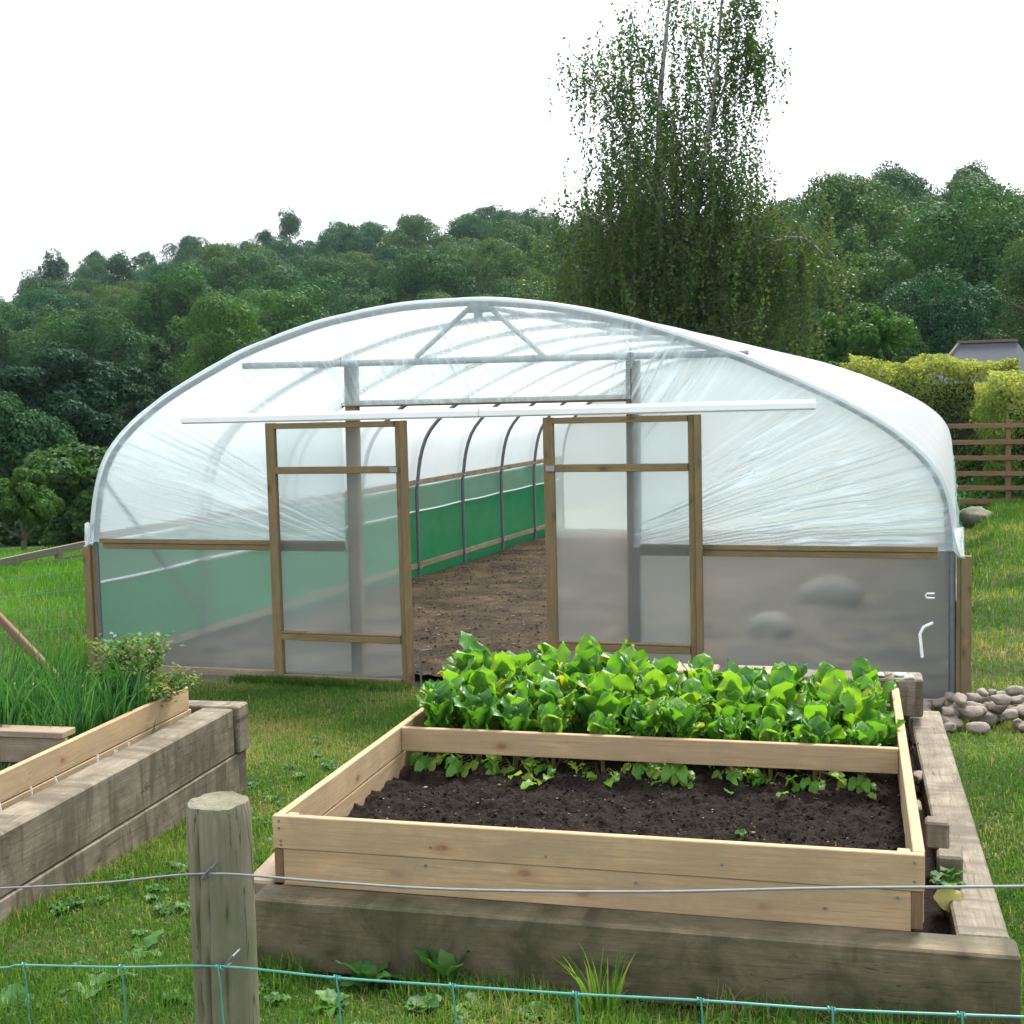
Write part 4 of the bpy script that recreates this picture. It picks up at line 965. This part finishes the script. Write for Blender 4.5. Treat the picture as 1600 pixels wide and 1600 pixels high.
def leaf_cloud(P, nrm, size, rg, rv, aspect=.6, jit=.8):
    n = len(P); d = nrm+rg.normal(size=(n, 3))*jit; d /= np.linalg.norm(d, axis=1)[:, None]
    r = rg.normal(size=(n, 3)); t = np.cross(d, r); t /= np.linalg.norm(t, axis=1)[:, None]+1e-9; b = np.cross(d, t)
    s = (size*rg.uniform(.6, 1.3, n))[:, None]
    V = np.stack([P-t*s*.5, P+b*s*aspect*.5+d*s*.06, P+t*s*.5, P-b*s*aspect*.5+d*s*.06], 1).reshape(-1, 3)
    F = np.arange(4*n).reshape(-1, 4); return V, F, np.repeat(rv, 4)
def hedge(name, x0, x1, y0, y1, z0, z1, n, seed, label, leaf=.07):
    rg = np.random.default_rng(seed); e_ = empty(name, ((x0+x1)/2, (y0+y1)/2, z0))
    # points on shell: front, top, sides
    A = [((x1-x0)*(z1-z0), 0), ((x1-x0)*(y1-y0), 1), ((y1-y0)*(z1-z0), 2), ((y1-y0)*(z1-z0), 3)]
    tot = sum(a for a, _ in A); Ps = []; Ns = []
    for a, k in A:
        m_ = int(n*a/tot); u, v = rg.random(m_), rg.random(m_)
        dep = rg.random(m_)**1.5*.28
        if k == 0: P = np.stack([x0+(x1-x0)*u, y0+dep, z0+(z1-z0)*v], 1); nn = (0, -1, .2)
        if k == 1: P = np.stack([x0+(x1-x0)*u, y0+(y1-y0)*v, z1-dep*.7], 1); nn = (0, 0, 1)
        if k == 2: P = np.stack([x0+dep, y0+(y1-y0)*u, z0+(z1-z0)*v], 1); nn = (-1, 0, .2)
        if k == 3: P = np.stack([x1-dep, y0+(y1-y0)*u, z0+(z1-z0)*v], 1); nn = (1, 0, .2)
        Ps.append(P); Ns.append(np.tile(nn, (m_, 1)))
    P = np.concatenate(Ps); Nn = np.concatenate(Ns)
    lump = (fbm(P[:, 0]*1.6+P[:, 1], P[:, 2]*1.6+P[:, 1]*.7, seed, 3)-.5)*1.0
    P = P+Nn*lump[:, None]
    h = (P[:, 2]-z0)/(z1-z0)
    rv = np.clip(.26+.34*np.clip((h-.45)/.5, 0, 1)**1.5+.4*(fbm(P[:, 0]*2.2, P[:, 2]*2.2, seed+3, 3)-.35)+rg.normal(size=len(P))*.15, 0, 1)
    V, F, R = leaf_cloud(P, Nn, np.full(len(P), leaf), rg, rv)
    mesh_np('leaves', V-np.array(e_.location)[None], F, M_hedge, e_, lp=V, rv=R)
    MB().plank((0, -(y1-y0)*.28+(y1-y0)*.28, (z1-z0)*.45), (0, .01, (z1-z0)*.45), .01, .01) if False else None
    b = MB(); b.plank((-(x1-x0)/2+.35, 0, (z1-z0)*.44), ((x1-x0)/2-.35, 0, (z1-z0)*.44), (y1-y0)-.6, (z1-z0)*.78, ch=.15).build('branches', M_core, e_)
    tag(e_, label, 'hedge'); return e_
hedge('hedge', -2.0, 1.35, 28.8, 30.6, .1, 2.78, 42000, 3, 'tall clipped hedge with yellow top behind the rail fence')
hedge('hedge', .72, 4.6, 26.1, 29.2, .1, 2.28, 44000, 4, 'lower yellow leaved hedge at the right edge in front of the tall one')
# greenery between fence and hedge
rg = np.random.default_rng(8); n = 9000; P = np.stack([rg.uniform(-2.4, 1.6, n), rg.uniform(25.8, 28.7, n), rg.random(n)], 1); P[:, 2] = gz(P[:, 0], P[:, 1])+P[:, 2]*.5*fbm(P[:, 0]*2, P[:, 1]*2, 3, 3)*2
V, F, R = leaf_cloud(P, np.tile((0, -.3, 1), (n, 1)), np.full(n, .11), rg, rg.random(n)); o = mesh_np('nettle_patch', V, F, M_weed, lp=V, rv=R); tag(o, 'low green leafy undergrowth behind the rail fence', 'undergrowth', kind='stuff')
sh = empty('shed', (1.6, 56, 1.0)); tag(sh, 'distant shed with grey slate hipped roof rising above the hedge', 'shed')
def roof():
    zr, ze = 4.05, 2.35; x0, x1 = .40, 2.5; y = 56
    V = [(x0, y, zr), (x1, y, zr), (x0-1.25, y-1.9, ze), (x1+1.1, y-1.9, ze), (x1+1.1, y+1.9, ze), (x0-1.25, y+1.9, ze), (x0-.05, y, zr-.12)]
    F = [(0, 2, 3, 1), (1, 3, 4), (1, 4, 5, 0)]
    me = bpy.data.meshes.new('roof'); me.from_pydata([(a-1.6, b-56, c-1.0) for a, b, c in V], [], F); me.update(); me.materials.append(M_slate)
    o = bpy.data.objects.new('roof', me); COL.objects.link(o); o.parent = sh
    md = o.modifiers.new('s', 'SOLIDIFY'); md.thickness = .1
    MB().plank((x0-1.6-.1, 0, zr-1+.05), (x1-1.6+.05, 0, zr-1+.05), .16, .1).build('ridge_tiles', M_stone_r, sh)
    b = MB(); b.plank((-2.1, 0, .55), (1.6, 0, .55), 3.2, 1.7).build('wall', M_wallg, sh)
    for sgn in (-1, 1):
        MB().plank((x0-1.6-.02, 0, zr-1-.02), (x0-1.6-1.3, sgn*1.95, ze-1-.02), .10, .16).build('barge_board', M_oldrail, sh)
    # recessed gable
    me = bpy.data.meshes.new('gable'); me.from_pydata([(x0-1.6-.25, 0, zr-1-.35), (x0-1.6-1.1, -1.6, ze-1), (x0-1.6-1.1, 1.6, ze-1)], [], [(0, 1, 2)]); me.update(); me.materials.append(M_wallg)
    o = bpy.data.objects.new('gable', me); COL.objects.link(o); o.parent = sh
roof()

# ------------------------------------------------------------------ trees
def crown(name, seed, kind, nleaf, leaf, mat, parent):
    rg = np.random.default_rng(seed)
    if kind == 'round':
        nl = 46; c = rg.normal(size=(nl, 3)); c /= np.linalg.norm(c, axis=1)[:, None]; c *= (rg.random(nl)**.25)[:, None]*np.array([3.5, 3.5, 3.5]); c[:, 2] += 6.0
        rad = rg.uniform(.75, 1.75, nl)
    elif kind == 'tall':
        nl = 44; h = rg.random(nl); a = rg.uniform(0, 6.28, nl); w = 2.5*np.sin(math.pi*(.12+.83*h))**.7; r_ = w*rg.random(nl)**.5
        c = np.stack([r_*np.cos(a), r_*np.sin(a), 2.6+7.8*h], 1); rad = rg.uniform(.6, 1.35, nl)
    elif kind == 'loose':
        nl = 44; h = rg.random(nl); a = rg.uniform(0, 6.28, nl); w = 3.6*np.sin(math.pi*(.1+.8*h))**.8; r_ = w*rg.random(nl)**.5
        c = np.stack([r_*np.cos(a), r_*np.sin(a), 2.4+7.6*h], 1); rad = rg.uniform(.55, 1.25, nl)
    elif kind == 'conifer':
        nl = 90; h = rg.random(nl)**1.2; a = rg.uniform(0, 6.28, nl); w = 2.6*(1-h)+.15; r_ = w*(.45+.55*rg.random(nl))
        c = np.stack([r_*np.cos(a), r_*np.sin(a), 1.0+9.8*h-.12*r_], 1); rad = .35+.55*(1-h)
    elif kind == 'pine':
        nl = 34; h = rg.random(nl); a = rg.uniform(0, 6.28, nl); w = 3.2*np.sin(math.pi*(.15+.75*h)); r_ = w*rg.random(nl)**.4
        c = np.stack([r_*np.cos(a), r_*np.sin(a), 2.2+8.0*h], 1); rad = rg.uniform(.7, 1.5, nl)
    elif kind == 'shrub':
        nl = 26; c = rg.normal(size=(nl, 3)); c /= np.linalg.norm(c, axis=1)[:, None]; c *= (rg.random(nl)**.4)[:, None]*np.array([3.6, 3.6, 2.4]); c[:, 2] += 5.6
        rad = rg.uniform(.8, 1.6, nl)
    if kind == 'thicket':
        nl = 40; h = rg.random(nl); a = rg.uniform(0, 6.28, nl); r_ = 4.2*np.sqrt(rg.random(nl))*(1-.5*h); c = np.stack([r_*np.cos(a), r_*np.sin(a), .6+7.0*h], 1); rad = rg.uniform(.8, 1.6, nl)
    k = rg.choice(nl, nleaf, p=rad**2/(rad**2).sum())
    d = rg.normal(size=(nleaf, 3)); d[:, 2] += .35; d /= np.linalg.norm(d, axis=1)[:, None]
    # second level of clumping: leaves gather round many small twig ends on each lobe
    rr_ = rad[k]*(.80+.25*rg.random(nleaf))
    u = np.arctan2(d[:, 1], d[:, 0]); bump = fbm(d[:, 0]*3.2+k*3.1, d[:, 1]*3.2+d[:, 2]*3.2, seed, 3)
    flat = .62 if kind in ('conifer', 'pine') else .88
    P = c[k]+d*(rr_*(.68+.64*bump))[:, None]*np.array([1, 1, flat])
    keep = vnoise(P[:, 0]*1.4+P[:, 2]*.8, P[:, 1]*1.4+P[:, 2]*1.1, seed+5) > .22
    P = P[keep]; d = d[keep]; kk = k[keep]
    rv = np.clip(.35+.35*(rg.random(nl)[kk]-.5)+.3*(rg.random(len(P))-.5)+.25*(bump[keep]-.4), 0, 1)
    V, F, R = leaf_cloud(P, d, np.full(len(P), leaf), rg, rv, aspect=.62, jit=.42)
    return mesh_np('crown', V, F, mat, parent, lp=V, rv=R)
def trunk(seed, h, r, mat, parent, limbs=5, lean=0):
    rg = random.Random(seed); b = MB(); pts = [Vector((lean*t_*t_*h*.1+rg.uniform(-.08, .08), rg.uniform(-.08, .08), -.8+(h+.8)*t_)) for t_ in [i/7 for i in range(8)]]
    b.tube(pts, r, 9, r1=r*.25)
    for k in range(limbs):
        z = h*rg.uniform(.3, .8); a = rg.uniform(0, 6.28); l_ = rg.uniform(1.6, 3.0)
        p0 = Vector((0, 0, z)); p2 = p0+Vector((math.cos(a)*l_, math.sin(a)*l_, l_*rg.uniform(.4, .9))); p1 = (p0+p2)/2+Vector((0, 0, -.2)); b.tube([p0, p1, p2], r*.38, 6, r1=r*.1)
    return b.build('trunk', mat, parent)
def tree_proto(seed, kind, nleaf, leaf, mat, name='woodland_tree', tr=.28):
    e_ = empty(name); crown('crown', seed, kind, nleaf, leaf, mat, e_); trunk(seed, 8.5 if kind != 'shrub' else 5, tr, M_bark, e_, 6); return e_
KINDS = [('round', 34000, .19), ('round', 34000, .19), ('tall', 28000, .18), ('loose', 26000, .19), ('round', 34000, .19), ('tall', 28000, .18), ('conifer', 26000, .18)]
TPR = [tree_proto(400+k, *kk[:3], M_tree if kk[0] != 'conifer' else M_conif, 'woodland_tree' if kk[0] != 'conifer' else 'woodland_conifer') for k, kk in enumerate(KINDS)]
LAB = {'round': ('dark broad crowned tree in the wood that covers the hillside', 'broad trees of the hillside wood'), 'tall': ('tall narrow leafy tree in the wood that covers the hillside', 'narrow trees of the hillside wood'),
       'loose': ('loose crowned lighter tree in the wood that covers the hillside', 'loose trees of the hillside wood'), 'conifer': ('pointed dark conifer standing in the hillside wood', 'conifers of the hillside wood')}
rr = random.Random(77); first = [True]*7; cntT = 0
def ring_r():
    r = 66.0
    while r < 330: yield r; r += 8.0+(r-66)*.035
for r in ring_r():
    az = -41.5+rr.uniform(0, 3)
    while az < 5.5:
        a = math.radians(az); D = float(ridge_r(a)); step = math.degrees((7.4+(r-64)*.012)/r); az += step*rr.uniform(.85, 1.15)
        if r > D+6 or (az < -14 and r < 92): continue
        r_ = r+rr.uniform(-3, 3); x, y = r_*math.sin(a), r_*math.cos(a)
        k = rr.choices(range(7), weights=[3, 3, 2, 2.5, 3, 2, .5])[0]
        sb = float(np.interp(az, [-20, -8], [1.16, 1.12])); s = sb*rr.uniform(.6, 1.15); loc = (x, y, float(gz(x, y))-.3)
        if first[k]: o = TPR[k]; first[k] = False; o.location = loc; o.rotation_euler = (0, 0, rr.uniform(0, 6.28))
        else: o = copy_tree(TPR[k], loc, rr.uniform(0, 6.28))
        o.scale = (s*rr.uniform(.9, 1.2), s*rr.uniform(.9, 1.2), s*rr.uniform(.92, 1.1))
        l = LAB[KINDS[k][0]]; tag(o, l[0], 'tree', l[1]); cntT += 1
print('hillside trees', cntT, file=open('/tmp/cnt','w'))
# individually placed nearer trees
def near(kind, seed, px, pbase, c, ptop, mat, name, label, cat='tree', nleaf=36000, leaf=.13, wx=1.0, htop=None, trr=.25):
    H0 = {'round': 10.6, 'tall': 11, 'loose': 10.8, 'conifer': 11.2, 'pine': 11, 'shrub': 9.2, 'thicket': 8.6}[kind]
    q = at_c(px, pbase, c); zb = float(gz(q.x, q.y))-.1; zt = at_c(px, ptop, c).z; s = (zt-zb)/H0
    e_ = tree_proto(seed, kind, nleaf, leaf/s, mat, name, trr); e_.location = (q.x, q.y, zb); e_.scale = (s*wx, s*wx, s); tag(e_, label, cat); return e_
near('pine', 501, 70, 700, 44, 545, M_conif, 'pine_tree', 'dark dense pine at the left edge above the meadow', wx=1.25)
near('pine', 502, 165, 700, 47, 548, M_conif, 'pine_tree', 'dark pine beside the left curve of the polytunnel', wx=1.2)
near('round', 503, 5, 760, 40, 588, M_tree, 'broadleaf_tree', 'blue green leafy tree at the far left edge', wx=.95)
near('conifer', 504, 252, 680, 58, 520, M_conif, 'fir_tree', 'pointed blue green fir showing above the left curve of the polytunnel', wx=1.0)
near('loose', 505, 350, 650, 62, 470, M_tree2, 'broadleaf_tree', 'bright green rounded tree above the left shoulder of the polytunnel', wx=1.0)
near('thicket', 506, 118, 850, 33, 702, M_tree2, 'hawthorn_bush', 'light green hawthorn thicket behind the meadow shrub', 'bush', wx=1.15)
near('thicket', 507, 205, 850, 35, 700, M_tree2, 'hawthorn_bush', 'green thicket touching the left side of the polytunnel', 'bush', wx=.95)
near('shrub', 508, 38, 860, 28, 722, M_tree2, 'hawthorn_tree', 'gnarled little hawthorn with forked trunk at the meadow edge', 'tree', nleaf=30000, leaf=.08, wx=.85, trr=.42)
near('thicket', 516, 60, 850, 37, 760, M_tree, 'bramble_thicket', 'dark green thicket filling the gap behind the little hawthorn', 'bush', wx=1.6, trr=.1)
near('loose', 509, 1350, 640, 40, 468, M_tree2, 'broadleaf_tree', 'light green loose tree between the polytunnel roof and the hedge', wx=.95)
near('loose', 510, 1245, 640, 48, 470, M_tree, 'broadleaf_tree', 'dark leafy tree just right of the birch above the polytunnel roof', wx=1.0)
near('round', 511, 1625, 640, 72, 418, M_tree2, 'broadleaf_tree', 'bright bushy tree at the right edge behind the shed roof', wx=.72)
near('loose', 512, 1500, 640, 64, 505, M_tree, 'broadleaf_tree', 'dark small tree behind the shed roof', wx=1.2)
near('round', 513, 1420, 640, 62, 455, M_tree, 'broadleaf_tree', 'dark round tree standing above the hedge end', wx=1.0)
near('shrub', 514, 1160, 640, 55, 500, M_tree, 'broadleaf_tree', 'low dark tree under the right side of the birch', wx=1.4)

# ------------------------------------------------------------------ weeping birch
YB = 34.0
def bp(px, py, dy=0.0):
    d = ray(px, py); t_ = (YB+dy)/d[1]; return Vector((d[0]*t_, d[1]*t_, d[2]*t_+CAMH))
bb = bp(1040, 735); birch = empty('birch_tree', (bb.x, bb.y, float(gz(bb.x, bb.y))-.1)); tag(birch, 'tall weeping birch with pale trunk rising behind the polytunnel', 'birch')
def ob(v): return v-Vector(birch.location)
rg = np.random.default_rng(50); tb = MB(); limbs = []
def limb(pts, r0, r1, dy=0.0, keep=True):
    n_ = len(pts); P_ = [bp(x, y, dy*i/(n_-1)) for i, (x, y) in enumerate(pts)]; Pd = dens(P_, 5); tb.tube([ob(p) for p in Pd], r0, 8, r1=r1)
    limbs.append(Pd); return Pd
limb([(1040, 740), (1038, 600), (1037, 470), (1032, 330), (1030, 180), (1040, 60), (1052, -60)], .17, .03)
limb([(1039, 560), (1060, 430), (1088, 320), (1108, 200), (1122, 80), (1132, -70)], .10, .025, -.5)
sub = [([(1030, 330), (985, 220), (935, 120), (893, 84)], .045, -1.0), ([(1033, 380), (975, 290), (930, 245)], .04, 1.2), ([(1036, 440), (960, 360), (885, 322)], .045, -1.3),
       ([(1037, 500), (950, 440), (875, 405)], .045, 1.0), ([(1038, 540), (940, 500), (890, 470)], .04, -.6), ([(1040, 500), (1110, 440), (1180, 390), (1248, 370), (1285, 395)], .05, -1.4),
       ([(1060, 430), (1130, 380), (1190, 345), (1225, 350)], .04, 1.0), ([(1110, 200), (1145, 100), (1178, 62), (1198, 110)], .03, .4), ([(1122, 80), (1150, 20), (1178, -25)], .025, -.5),
       ([(1088, 320), (1060, 240), (1055, 160), (1085, 60)], .03, 1.3), ([(1030, 180), (1000, 90), (985, 10)], .03, -.9), ([(1030, 250), (985, 150), (965, 60)], .03, 1.4),
       ([(1088, 320), (1130, 260), (1160, 240)], .03, -1.2), ([(1040, 470), (1050, 380), (1010, 280)], .04, -1.8), ([(1040, 520), (1100, 480), (1150, 470), (1215, 440)], .04, 1.8),
       ([(1040, 430), (1090, 340), (1140, 310)], .035, 1.8), ([(1038, 470), (990, 380), (940, 330)], .04, -2.0), ([(1115, 140), (1090, 60), (1075, -20)], .025, 1.0), ([(1040, 540), (1090, 520), (1180, 500)], .03, -2.0),
       ([(1032, 330), (1000, 270), (960, 210)], .03, 2.0), ([(1110, 200), (1140, 160), (1160, 150)], .02, 1.2)]
SL = [limb(p_, r_, .012, dy) for p_, r_, dy in sub]
L_P = []; L_N = []; L_R = []; tw = NB(); nst = 0
def strand(p0, ln, gaps=.045):
    global nst
    n_ = max(4, int(ln/gaps)); d = rg.normal(size=3)*.35; pts = []; p = np.array(p0); v = np.array([d[0], d[1], .1])
    for i in range(n_):
        t_ = i/n_; v = v*.82+np.array([0, 0, -1])*.24+rg.normal(size=3)*.05; v /= max(np.linalg.norm(v), 1e-6); p = p+v*gaps; pts.append(p.copy())
    pts = np.array(pts); 
    for q in range(1):
        L_P.append(pts+rg.normal(size=pts.shape)*.035); L_N.append(rg.normal(size=pts.shape)); L_R.append(np.full(len(pts), rg.random()))
    if nst % 3 == 0:
        Vs, Fs = strip(pts[::5]-np.array(birch.location) if len(pts) > 6 else pts-np.array(birch.location), .004); tw.add(Vs, Fs, .5)
    nst += 1
for si, Pd in enumerate(limbs):
    main = si < 2
    for i in range(len(Pd)-1):
        t_ = i/(len(Pd)-1)
        if not main and t_ < .22: continue
        if main and t_ < .30: continue
        z = Pd[i].z; low = np.clip((10.5-z)/5.5, 0, 1)          # lower crown denser
        k = int((10.0+8.0*low) if not main else (5.0+6*low)); 
        for _ in range(k+(rg.random() < .5)):
            off = rg.normal(size=3)*np.array([.34, .45, .28])*(1+.9*low)
            if si in (9, 10): off *= .7
            p0 = np.array(Pd[i])+off; strand(p0, rg.uniform(.5, 1.5)+.7*low*rg.random())
            if rg.random() < .35: # twig to strand start
                Vs, Fs = strip(np.array([np.array(Pd[i]), (np.array(Pd[i])+p0)/2+np.array([0, 0, .1]), p0])-np.array(birch.location), .008); tw.add(Vs, Fs, .3)
# fill of the dense lower crown
for _ in range(2500):
    px = rg.normal()*125+1068; py = 150+410*rg.random()**.62; wlim = 40+190*max(0, min(1, (py-210)/200))
    if px < 1040-wlim*.82 or px > 1050+wlim*1.05: continue
    p0 = bp(px, py-25, rg.normal()*1.3); strand(np.array(p0), rg.uniform(.6, 1.5))
Pn = np.concatenate(L_P); Nn = np.concatenate(L_N)
V, F, R = leaf_cloud(Pn, Nn, np.full(len(Pn), .10), rg, np.clip(np.concatenate(L_R)*.75+rg.random(len(Pn))*.25+.1*(8-Pn[:, 2])/6, 0, 1), aspect=.6, jit=.5)
mesh_np('crown', V-np.array(birch.location)[None], F, M_birchleaf, birch, lp=V, rv=R)
tw.build('twigs', M_bark, birch); tb.build('trunk', M_birch, birch)
print('birch leaves', len(Pn))

# ------------------------------------------------------------------ meadow fence on the left
mf = empty('meadow_fence', (-14, 19, -.1)); tag(mf, 'old grey rail and wire fence at the far edge of the left meadow', 'fence')
def MP(o): o.parent = mf; o.matrix_parent_inverse = Matrix.Translation((14, -19, .1)); return o
pA, pB = at_c(-60, 892, 19.5), at_c(160, 845, 21.5)
MP(MB().plank(pA, pB, .06, .11).build('rail', M_oldrail)); MP(MB().plank(pA-Vector((0, 0, .14)), pB-Vector((0, 0, .16)), .03, .05).build('rail', M_oldrail))
for k in range(4):
    q = pA.lerp(pB, .05+k*.3); MP(MB().plank(q-Vector((0, -.05, .9)), q+Vector((0, .05, .03)), .09, .09, up=(1, 0, 0)).build('fence_stake', M_oldrail))
nf = empty('netting_fence', (-9, 13, 0)); tag(nf, 'thin green wire netting fence crossing the left meadow', 'wire fence')
def NP(o): o.parent = nf; o.matrix_parent_inverse = Matrix.Translation((9, -13, 0)); return o
for (y0_, y1_) in ((912, 888), (936, 918), (960, 945), (990, 978)):
    NP(MB().tube([at_c(-60, y0_+4, 12.6), at_c(148, y1_, 12.9)], .0022, 5).build('netting_wire', M_gwire))
for k in range(9):
    x_ = -40+k*22; NP(MB().tube([at_c(x_, 914-.11*x_, 12.7), at_c(x_, 1010, 12.7)], .0014, 4).build('stay_wire', M_wire))

# ------------------------------------------------------------------ grass
def blades(name, x, y, h, w, mat, seed, label, lean=.6, patch=1.0):
    rg = np.random.default_rng(seed); n = len(x); z = gz(x, y)-.004
    a = rg.uniform(0, 6.28, n); b = rg.uniform(0, 6.28, n); l1 = rg.random(n)*lean
    sx, sy = np.cos(a)*w*.5, np.sin(a)*w*.5; dx, dy = np.cos(b), np.sin(b)
    def lvl(t_, lean_, wf_):
        X = x+dx*h*lean_; Y = y+dy*h*lean_; Z = z+h*t_; return np.stack([X-sx*wf_, Y-sy*wf_, Z], 1), np.stack([X+sx*wf_, Y+sy*wf_, Z], 1)
    A0, A1 = lvl(0, 0, 1); B0, B1 = lvl(.55*np.sqrt(1-.5*l1**2), .3*l1, .85); C0, C1 = lvl(np.maximum(.95-.6*l1, .25), .95*l1, .12)
    V = np.stack([A0, A1, B0, B1, C0, C1], 1).reshape(-1, 3); i = np.arange(n)*6
    F = np.concatenate([np.stack([i, i+1, i+3, i+2], 1), np.stack([i+2, i+3, i+5, i+4], 1)])
    pn = fbm(x*1.1, y*1.1, seed, 3); rv = np.clip(.13+1.3*(pn-.45)*patch+rg.normal(size=n)*.17+.5*(rg.random(n) < .09), 0, 1)
    o = mesh_np(name, V, F, mat, lp=V, rv=np.repeat(rv, 6)); tag(o, label, 'grass', kind='stuff'); return o
def inbeds(x, y):
    dx = x-BO.x; dy = y-BO.y; det = BU.x*BV.y-BU.y*BV.x; u = (dx*BV.y-dy*BV.x)/det; v = (BU.x*dy-BU.y*dx)/det
    b1_ = (u > -2.38) & (u < .27) & (v > -.145) & (v < 3.2)
    a = (x-LO.x)*LD.x+(y-LO.y)*LD.y; w = (x-LO.x)*LN.x+(y-LO.y)*LN.y
    b2_ = (w > -.0) & (w < 1.95) & (a > -2.3) & (a < 2.22)
    t_ = (x > -6.9) & (x < .16) & (y > Y0-.18) & (y < YE+.1)
    return b1_ | b2_ | t_
def scatter(n, x0, x1, y0, y1, seed, pw=1.0):
    rg = np.random.default_rng(seed); x = rg.uniform(x0, x1, n); y = y0+(y1-y0)*rg.random(n)**pw
    den = fbm(x*2.3, y*2.3, seed+1, 4); k = ~inbeds(x, y) & (rg.random(n) < np.clip((den-.2)*3, .55, 1)); vis = x > -.85*y-.6
    return x[k & vis], y[k & vis]
x, y = scatter(290000, -3.9, 2.0, 2.9, 5.6, 1); rg = np.random.default_rng(2)
tall = fbm(x*1.7, y*1.7, 9, 3)
blades('near_grass', x, y, (.022+.10*rg.random(len(x))**1.5*np.clip((tall-.22)*2.4, .3, 1.4)), .0035, M_grass, 3, 'rough short grass round the sleepers in the foreground', lean=1.1)
x, y = scatter(240000, -6.9, .9, 5.4, 9.42, 4); rg = np.random.default_rng(5)
blades('lawn_grass', x, y, .02+.045*rg.random(len(x)), .0045, M_grass, 6, 'mown patchy lawn between the beds and the polytunnel', lean=1.2, patch=1.5)
x, y = scatter(110000, .1, 3.2, 5.0, 27.5, 7, 1.5); rg = np.random.default_rng(8); dd = np.hypot(x, y)
blades('side_grass', x, y, (.02+.05*rg.random(len(x)))*(.6+dd*.07), .004*(.6+dd*.09), M_grass, 9, 'lawn running along the right side of the polytunnel', lean=1.2, patch=1.4)
x, y = scatter(190000, -22, -6.9, 8.5, 24, 10, 1.0); rg = np.random.default_rng(11); dd = np.hypot(x, y); k = (x > -.86*y-1.5) ; x, y, dd = x[k], y[k], dd[k]
blades('meadow_grass', x, y, (.05+.09*rg.random(len(x)))*(.5+dd*.05), .006*(.4+dd*.07), M_meadow, 12, 'lush bright meadow grass on the left of the polytunnel', lean=.9, patch=1.0)
# taller fringe by timbers
rg = np.random.default_rng(15); n = 5000
u = rg.uniform(-2.3, .2, n); ok = vnoise(u*4, u*0, 3) > .45; x = BO.x+BU.x*u+BV.x*(-.17)-.0; y = BO.y+BU.y*u-.17-rg.random(n)**2*.18
blades('fringe_grass', x[ok], y[ok], (.04+.10*rg.random(n)**2)[ok], .004, M_grass, 17, 'longer grass growing up against the front sleeper', lean=.7)
a = rg.uniform(-1.5, 2.1, n); w = -rg.random(n)**2*.12-.005; x = LO.x+LD.x*a+LN.x*w; y = LO.y+LD.y*a+LN.y*w
blades('fringe_grass', x, y, .03+.06*rg.random(n)**2, .0035, M_grass, 18, 'longer grass at the foot of the left sleeper wall', lean=.8)
x = rg.uniform(-7.3, -6.86, 4000); y = rg.uniform(9.0, 12.5, 4000); blades('fringe_grass', x, y, .08+.16*rg.random(4000), .007, M_meadow, 19, 'tall grass against the left side of the polytunnel', lean=.7)
x = rg.uniform(-5.4, -3.9, 6000); y = rg.uniform(9.12, 9.30, 6000); blades('fringe_grass', x, y, .03+.06*rg.random(6000), .006, M_grass, 20, 'unmown grass along the foot of the left sliding door', lean=.8)

# weeds
W_ = [('dock_weed', 700, 1552, .24, .20, .42, 9, 'large dock with one tall upright leaf under the netting wire', 61, 1.0),
      ('dock_weed', 575, 1545, .25, .15, .45, 8, 'dark folded dock leaves against the front sleeper', 62, .9),
      ('dock_weed', 660, 1588, .26, .10, .6, 8, 'round leaved weed at the bottom below the tall dock leaf', 63, .5),
      ('dock_weed', 745, 1592, .26, .10, .6, 7, 'low weed rosette beside the tall dock', 64, .5),
      ('dock_weed', 525, 1585, .26, .09, .5, 7, 'low leafy weed between the post and the docks', 65, .5),
      ('dock_weed', 285, 1368, .20, .13, .55, 6, 'glossy dock just left of the fence post', 66, .6),
      ('dock_weed', 225, 1490, .25, .12, .4, 6, 'broad weed in the grass left of the fence post', 67, .45),
      ('dock_weed', 150, 1560, .27, .14, .38, 6, 'pale leaved weed near the bottom left netting', 68, .4),
      ('dock_weed', 30, 1595, .28, .14, .6, 5, 'broad pale leaf in the bottom left corner', 69, .4),
      ('dock_weed', 840, 1595, .27, .08, .6, 8, 'small round leaved weed under the middle of the front sleeper', 70, .5),
      ('dock_weed', 1230, 1598, .27, .07, .6, 9, 'small clover like weed low under the front sleeper', 71, .5),
      ('dock_weed', 1130, 1597, .27, .07, .6, 9, 'small leafy weed right of the grass tuft', 72, .5)]
for nm, px, py, z, L_, wr, n_, lab, sd_, ln_ in W_:
    q = at_z(px, py, z); q.z = float(gz(q.x, q.y)); rosette(nm, q, n_, L_, wr, M_weed, lab, 'weed', sd_, lean=ln_, ruffle=.005)
q = at_z(940, 1590, .27); q.z = float(gz(q.x, q.y)); one_tuft(q, 46, .22, .05, 81, 'tall bright grass tuft against the middle of the front sleeper', 'grass tuft', M_meadow, .0045, .4, .8)
# small weeds in the grass, repeated
pw = [rosette('small_weed', (0, 0, 0), 7, .05, .6, M_weed, 'x', 'weed', 90+k, lean=.45) for k in range(3)]
rr = random.Random(99)
k = 0
while k < 170:
    x = rr.uniform(-3.9, -.2); y = rr.uniform(3.2, 7.5)
    if inbeds(np.array([x]), np.array([y]))[0] or x < -.85*y: continue
    s = rr.uniform(.4, 1.15)*(1.25 if rr.random() < .15 else 1); loc = (x, y, float(gz(x, y)))
    if k < 3: o = pw[k]; o.location = loc; o.scale = (s, s, s)
    else: o = copy_tree(pw[k % 3], loc, rr.uniform(0, 6), s)
    tag(o, 'small flat leaved weed scattered in the rough grass', 'weed', 'small weeds in the grass'); k += 1
